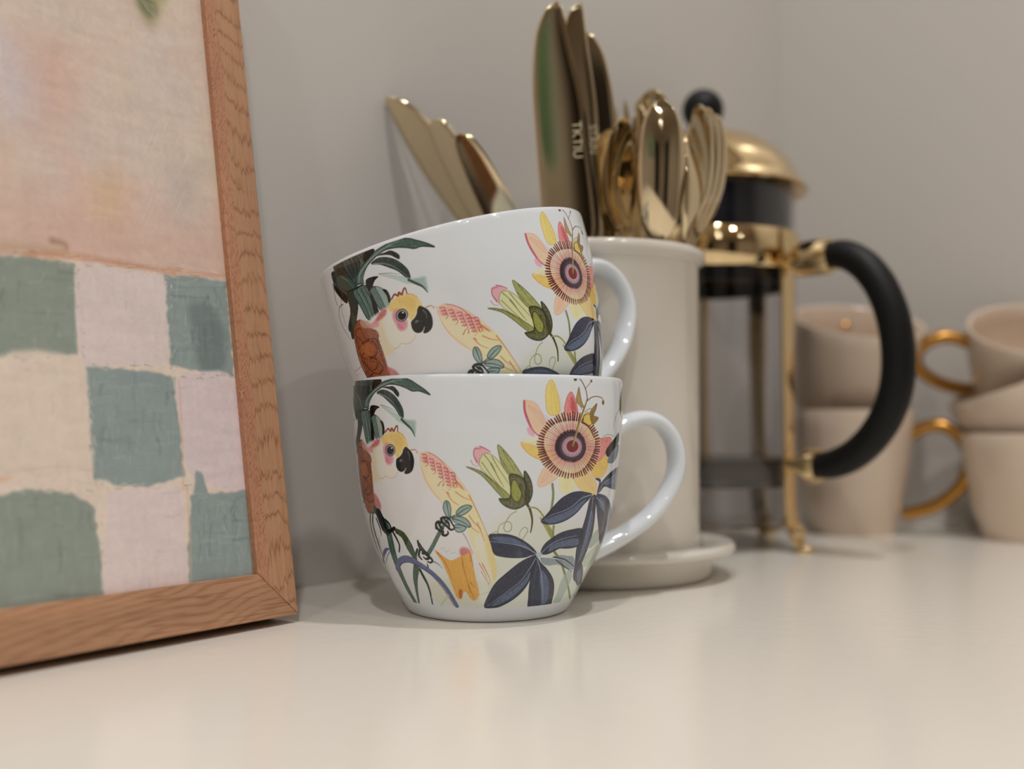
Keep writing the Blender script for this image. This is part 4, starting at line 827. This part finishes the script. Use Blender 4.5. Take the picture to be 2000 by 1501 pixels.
def place(o, tip, rim, face, L):
    tip = Vector(tip); rim = Vector(rim); u = (tip - rim).normalized(); n = Vector(face); n = (n - u * n.dot(u)).normalized(); x = u.cross(n)
    org = tip - u * L
    M = Matrix(((x.x, u.x, n.x, org.x * MM), (x.y, u.y, n.y, org.y * MM), (x.z, u.z, n.z, org.z * MM), (0, 0, 0, 1))); o.matrix_world = M

GC = 'gold cutlery standing in the jar'
def solveL(tip, rim):   # length that brings the handle end down to the jar bottom
    u = (Vector(tip) - Vector(rim)).normalized(); L = (tip[2] - 13.5) / u.z; t_ = Vector(tip)
    while math.hypot((t_ - u * L).x - JX, (t_ - u * L).y - JY) > 37: L -= 1
    return L
def knife(label, tp, rp, face, blade, mirror=False, serrated=False, scale=1.0, text=None, m=None):
    tip, rim = py(*tp), py(*rp); L = solveL(tip, rim)
    bl, hd, te = knife_parts(L, [(s * scale, l * scale, r * scale) for s, l, r in blade], mirror, serrated)
    t = thing('knife', label, 'knife', group=GC); place(t, tip, rim, face, L)
    b = link('blade', mesh('blade', *bl), m or M_GOLD, t, smooth=50); link('handle', mesh('handle', *hd), M_GOLD, t, smooth=50)
    if te: link('serration', mesh('serration', *te), M_GOLD, t, smooth=0)
    if text:
        s, (tx, ty), sz = text; c = bpy.data.curves.new('lettering', 'FONT'); c.body = s; c.size = sz * MM; c.extrude = 0.04 * MM; c.align_x = 'CENTER'; c.align_y = 'CENTER'; c.materials.append(M_ENGR)
        tmp = bpy.data.objects.new('tmp', c); COL.objects.link(tmp); bpy.context.view_layer.update()
        me = bpy.data.meshes.new_from_object(tmp.evaluated_get(bpy.context.evaluated_depsgraph_get())); bpy.data.objects.remove(tmp)
        lo = bpy.data.objects.new('lettering', me); COL.objects.link(lo); lo.parent = b; lo.location = (tx * MM, (L - ty) * MM, 0.88 * MM); lo.rotation_euler = (0, 0, -math.pi / 2)
    return t
def spoon(label, tp, rp, face, bl, bw, dep=6, hook=7):
    tip, rim = py(*tp), py(*rp); L = solveL(tip, rim); bo, hd = spoon_parts(L, bl, bw, dep, hook)
    t = thing('spoon', label, 'spoon', group=GC); place(t, tip, rim, face, L)
    link('bowl', mesh('bowl', *bo), M_GOLD, t, smooth=50); link('handle', mesh('handle', *hd), M_GOLD, t, smooth=50); return t
knife('broad gold knife, the largest blade, standing at the front left of the jar', (1088, 3, 447), (1112, 492, 452), (-.116, -1, .05), BLADE, text=('TKTIU', (5.6, 59), 5.6))
knife('gold knife directly behind the broad blade, its edge showing on the right', (1132, 5, 456), (1140, 492, 462), (.10, -1, 0), [(s, l * .8, r * .72) for s, l, r in BLADE], text=('STAIN', (4.6, 59), 4.6))
knife('gold knife with a serrated edge, right of the two tall blades', (1138, 60, 468), (1188, 492, 474), (.15, -1, .0), BLADE, mirror=True, serrated=True, scale=.86)
knife('leftmost leaning gold knife with the highest tip', (755, 190, 482), (988, 497, 495), (-.70, -.7, .12), [(0, -.8, .8), (1.5, -1.8, 2.6), (6, -3.4, 6.2), (14, -5.6, 9.4), (28, -8.2, 11), (50, -10, 11.4), (75, -10, 11), (92, -9.2, 9), (100, -6, 6)])
knife('middle one of the gold knives leaning left', (846, 235, 474), (993, 497, 487), (-.72, -.7, .12), [(s, l * .85, r * 1.1) for s, l, r in ROUND])
knife('rightmost and shortest gold knife of those leaning left', (893, 263, 466), (1008, 497, 478), (-.52, -.85, .1), [(s, l * .7, r * 1.15) for s, l, r in ROUND])
spoon('gold spoon standing edge-on with a dark rim, left of the big spoon', (1210, 232, 462), (1224, 485, 463), (.80, -.6, 0), 50, 25, 7)
spoon('small gold spoon peeking out behind the top of the big spoon', (1277, 178, 492), (1268, 488, 492), (-.5, -.85, 0), 46, 22)
spoon('big gold spoon facing the front of the jar', (1296, 193, 449), (1288, 489, 458), (.04, -1, -.12), 60, 21.5, -3.4, -3)
spoon('gold spoon seen edge-on close beside the big spoon', (1356, 258, 468), (1326, 488, 466), (-.93, .2, 0), 50, 26, 6, 10)
spoon('inner one of the nested gold spoons at the right', (1392, 214, 474), (1328, 489, 474), (-.95, -.3, 0), 56, 25, 7, 16)
spoon('middle one of the nested gold spoons at the right', (1408, 222, 479), (1333, 489, 480), (-.95, -.3, 0), 56, 26, 7, 17)
spoon('outer one of the nested gold spoons at the right', (1424, 236, 484), (1338, 490, 486), (-.95, -.3, 0), 56, 26, 7, 17)
# fork
def fork(label, tp, rp, face):
    tip, rim = py(*tp), py(*rp); L = solveL(tip, rim); t = thing('fork', label, 'fork', group=GC); place(t, tip, rim, face, L)
    s0 = L - 62
    bw = lambda s: 4 * math.sin(max(0, (s - s0)) / 62 * math.pi) * -1
    nk = strip(L, [(s0, -2.2, 2.2), (s0 + 8, -4.5, 4.5), (s0 + 16, -9, 9), (s0 + 21, -9.8, 9.8)], lambda s: 1.6, bw, lambda s: 0)
    link('neck', mesh('neck', *nk), M_GOLD, t, smooth=50)
    for x in (-8.2, -2.75, 2.75, 8.2):
        w_ = 1.5; ln = L if abs(x) < 5 else L - 1
        tn = strip(L, [(s0 + 19, x - w_ * 1.05, x + w_ * 1.05), (s0 + 40, x - w_, x + w_), (ln - 5, x - w_ * .8, x + w_ * .8), (ln, x - .3, x + .3)], lambda s: 1.5, bw, lambda s: 0, pw=4)
        link('tine', mesh('tine', *tn), M_GOLD, t, smooth=50)
    hd = strip(L, [(0, -1.5, 1.5), (1.5, -4.4, 4.4), (8, -6.6, 6.6), (22, -6.8, 6.8), (70, -4.4, 4.4), (s0 - 12, -2.6, 2.6), (s0 + 3, -2.3, 2.3)], lambda s: 2.6, lambda s: 0, lambda s: 0)
    link('handle', mesh('handle', *hd), M_GOLD, t, smooth=50)
fork('gold fork with slim tines between the serrated knife and the big spoon', (1232, 193, 494), (1246, 489, 496), (-.3, -.95, 0))

# ------------------------------------------------------------------ coffee press
PX, PYY = 109.0, 605.0
pr = thing('french_press', 'gold and glass coffee press with a black handle and round black knob', 'coffee press', (PX, PYY, 0))
link('glass_beaker', mesh('glass_beaker', *lathe([(0, 14), (44, 14), (49, 16), (51, 20), (51, 198), (49.2, 198), (49.2, 21), (47.5, 18), (43, 16), (0, 16)], 96)), M_GLASS, pr, smooth=50)
link('band', mesh('band', *lathe([(51.3, 151.5), (52.6, 150.5), (53.6, 151.5), (53.6, 170.5), (52.6, 171.6), (51.3, 170.5), (51.3, 151.5)], 96)), M_GOLDP, pr, smooth=50)
link('dark_ring', mesh('dark_ring', *lathe([(45, 143), (48.6, 143), (48.6, 152), (45, 152), (45, 143)], 64)), M_BLACK, pr, smooth=40)  # black ring inside the glass just below the band
lid = link('lid', mesh('lid', *lathe([(0, 231.8), (6, 232.2), (14, 231.8), (24, 230), (34, 226.2), (43, 219.5), (49.5, 211.5), (53.5, 204.5), (55.8, 200.2), (57.6, 198.6), (58, 197.4), (56.8, 196.6), (54, 198.2), (51.5, 202), (47, 209.5), (40, 217), (28, 224), (12, 228), (0, 228.5)], 96)), M_GOLDP, pr, smooth=50)
link('lid_insert', mesh('lid_insert', *lathe([(0, 205), (48.6, 203), (48.6, 172.5), (46.5, 172), (46.5, 198), (0, 198)], 72)), M_NAVY, pr, smooth=40)
link('knob', mesh('knob', *lathe([(0, 258.2)] + [(11.8 * math.sin(a), 246.4 + 11.8 * math.cos(a)) for a in [i * math.pi / 18 for i in range(1, 16)]] + [(4.6, 234.4), (4.4, 231.5), (0, 231.5)], 48)), M_BLACK, pr, smooth=60)
link('plunger_rod', mesh('plunger_rod', *lathe([(0, 36), (2.4, 36), (2.4, 229), (0, 229)], 20)), M_GOLDP, pr, smooth=50)
pl = link('plunger_plate', mesh('plunger_plate', *lathe([(0, 35), (46, 35), (48.9, 33.8), (48.9, 36), (47, 38), (47, 46), (48.9, 47), (48.9, 48.6), (46, 48.2), (0, 47)], 72)), M_MESH, pr, smooth=40)
for kq in range(4):
    a = -math.radians(46) + kq * q; c_, s_ = math.cos(a), math.sin(a)
    pts = [(53.9, 171), (54.1, 150), (53.7, 110), (53.7, 60), (53.9, 30), (54.8, 18), (57.0, 9), (60.5, 4.2), (64.0, 2.2)]
    wd = [6.0, 6.2, 5.6, 4.6, 5.6, 5.4, 4.8, 4.8, 5.0]
    V, Fc = tube([(r * c_, r * s_, z) for r, z in pts], [0.9] * 7 + [1.3, 1.9], wd, side=(-s_, c_, 0), n=20, k=5, sq=.3)
    sp = link('frame_strip', mesh('frame_strip', V, Fc), M_GOLDP, pr, smooth=60)
    f_ = [(64.5 * c_, 64.5 * s_, 2.6)]
    V, Fc = lathe([(0, 0), (4.6, 0), (5.2, 1.2), (5.0, 3.0), (3.6, 4.6), (0, 5.2)], 24); V = [(x + 62.5 * c_, y + 62.5 * s_, z) for x, y, z in V]
    link('foot', mesh('foot', V, Fc), M_GOLDP, sp, smooth=50)
    V, Fc = lathe([(0, 6.4)] + [(4.4 * math.sin(t), 10.6 + 4.4 * math.cos(t)) for t in [i * math.pi / 10 for i in range(1, 10)]] + [(0, 15)][:0] + [(0, 6.2)], 20); V = [(x + 58.8 * c_, y + 58.8 * s_, z) for x, y, z in V[1:]]
    Fc = [tuple(i - 1 for i in f) for f in Fc if 0 not in f]
    link('nut', mesh('nut', V, Fc), M_GOLDP, sp, smooth=50)
for kq in range(2):   # crossed straps that carry the beaker
    a = -math.radians(46) + kq * q; c_, s_ = math.cos(a), math.sin(a)
    V, Fc = tube([(r * c_, r * s_, z) for r, z in [(-54.2, 22), (-50, 13.2), (-40, 11.6 + kq), (0, 10.8 + kq), (40, 11.6 + kq), (50, 13.2), (54.2, 22)]], .8, 4.2, side=(-s_, c_, 0), n=10, k=4)
    link('base_strap', mesh('base_strap', V, Fc), M_GOLDP, pr, smooth=60)
a = -math.radians(46); c_, s_ = math.cos(a), math.sin(a); W3 = lambda r, z: (r * c_, r * s_, z)
hd = link('handle', mesh('handle', *tube([W3(79, 154), W3(85, 154.2), W3(92, 151.5), W3(100, 145), W3(107.5, 134), W3(113, 119), W3(115.2, 102), W3(114, 86), W3(109, 72), W3(101, 60.5), W3(91, 52), W3(80, 47.2), W3(70, 46)], [6.6, 7.4, 7.8, 8, 8.1, 8.2, 8.2, 8.2, 8.1, 8.0, 7.8, 7.4, 6.6], [7, 7.6, 8, 8.2, 8.4, 8.4, 8.4, 8.4, 8.4, 8.2, 8, 7.6, 7], side=(-s_, c_, 0), n=24, k=6)), M_BLACK, pr, smooth=60)
for z, pr_ in ((154, [(53.5, 4), (60, 4), (60.5, 8.2), (63, 9.4), (78, 9.4), (80.5, 8.6)]), (46, [(53.5, 4), (61, 4), (61.5, 6), (65, 6), (65.5, 9.2), (70, 9.4), (72, 8.6)])):
    V, Fc = tube([W3(r, z) for r, w_ in pr_], [w_ for r, w_ in pr_], n=24, smooth=False)
    link('handle_bracket', mesh('handle_bracket', V, Fc), M_GOLDP, pr, smooth=40)

# ------------------------------------------------------------------ background mugs
def plain_mug(label, loc, R, H, rb, yaw, tilt_axis=None, tilt=0.0, hmat=None, hscale=1.0, group='blush mugs in the corner'):
    t = bpy.data.objects.new('mug', None); COL.objects.link(t); t.empty_display_size = .01; tag(t, label, 'mug', group)
    M = Matrix.Translation(Vector(loc) * MM)
    if tilt_axis: M = M @ Matrix.Rotation(math.radians(tilt), 4, Vector(tilt_axis))
    t.matrix_world = M @ Matrix.Rotation(math.radians(yaw), 4, 'Z')
    P = [(0, .8), (rb - 3, .8), (rb - 2, 0), (rb, 0), (rb + .6, 1.6), (rb + (R - rb) * .45, H * .28), (rb + (R - rb) * .8, H * .6), (R - .6, H * .85), (R, H - 1), (R - .5, H), (R - 1.6, H), (R - 2.4, H - 1), (R - 3.2, H * .8), (rb + (R - rb) * .72 - 2.4, H * .5), (rb - 1.4, H * .2), (rb - 6, 6), (rb - 12, 4.4), (0, 4)]
    link('body', mesh('body', *lathe(P, 96)), M_PINK, t, smooth=60)
    s = hscale; h = H
    hp = [(R - 2, 0, h * .80), (R + 5 * s, 0, h * .86), (R + 14 * s, 0, h * .87), (R + 23 * s, 0, h * .78), (R + 27 * s, 0, h * .62), (R + 25 * s, 0, h * .45), (R + 17 * s, 0, h * .31), (R + 7 * s, 0, h * .22), (R - 7, 0, h * .16)]
    link('handle', mesh('handle', *tube(hp, 3.9, 4.3, side=(0, 1, 0), n=16, k=6)), M_GOLDH, t, smooth=60)
    return t
plain_mug('blush mug with a gold handle, lower one of the stack behind the press handle', (212, 668, 0), 37.5, 76, 25, -28, hscale=1.1)
plain_mug('blush mug tipped forward in the lower mug behind the press handle', (213, 690, 62), 40.5, 74, 26, 82, (1, 0.1, 0), 20, hscale=.75)
plain_mug('blush mug at the right edge of the photo, lowest of its stack', (305, 628, 0), 40, 62, 27, -60)
plain_mug('blush mug tipped to the left, middle one of the stack at the right edge', (322, 632, 37), 41, 62, 27, 30, (0.1, 1, 0), -22)
plain_mug('blush mug lying tipped forward, topmost of the stack at the right edge', (312, 654, 80), 37, 50, 25, 168, (1, -.15, 0), 29)

# turn the whole place so that the room's walls run along the world axes
TURN = Matrix.Rotation(-math.atan2(0.758, 0.652), 4, 'Z')
bpy.context.view_layer.update()
_ident = Matrix.Identity(4); _done = set()
for o in [o for o in SC.objects if o.parent is None]:
    if o.type == 'MESH' and o.matrix_world == _ident:
        for x in [o] + list(o.children):
            if x.data.name not in _done: _done.add(x.data.name); x.data.transform(TURN)
    else: o.matrix_world = TURN @ o.matrix_world
bpy.context.view_layer.update()
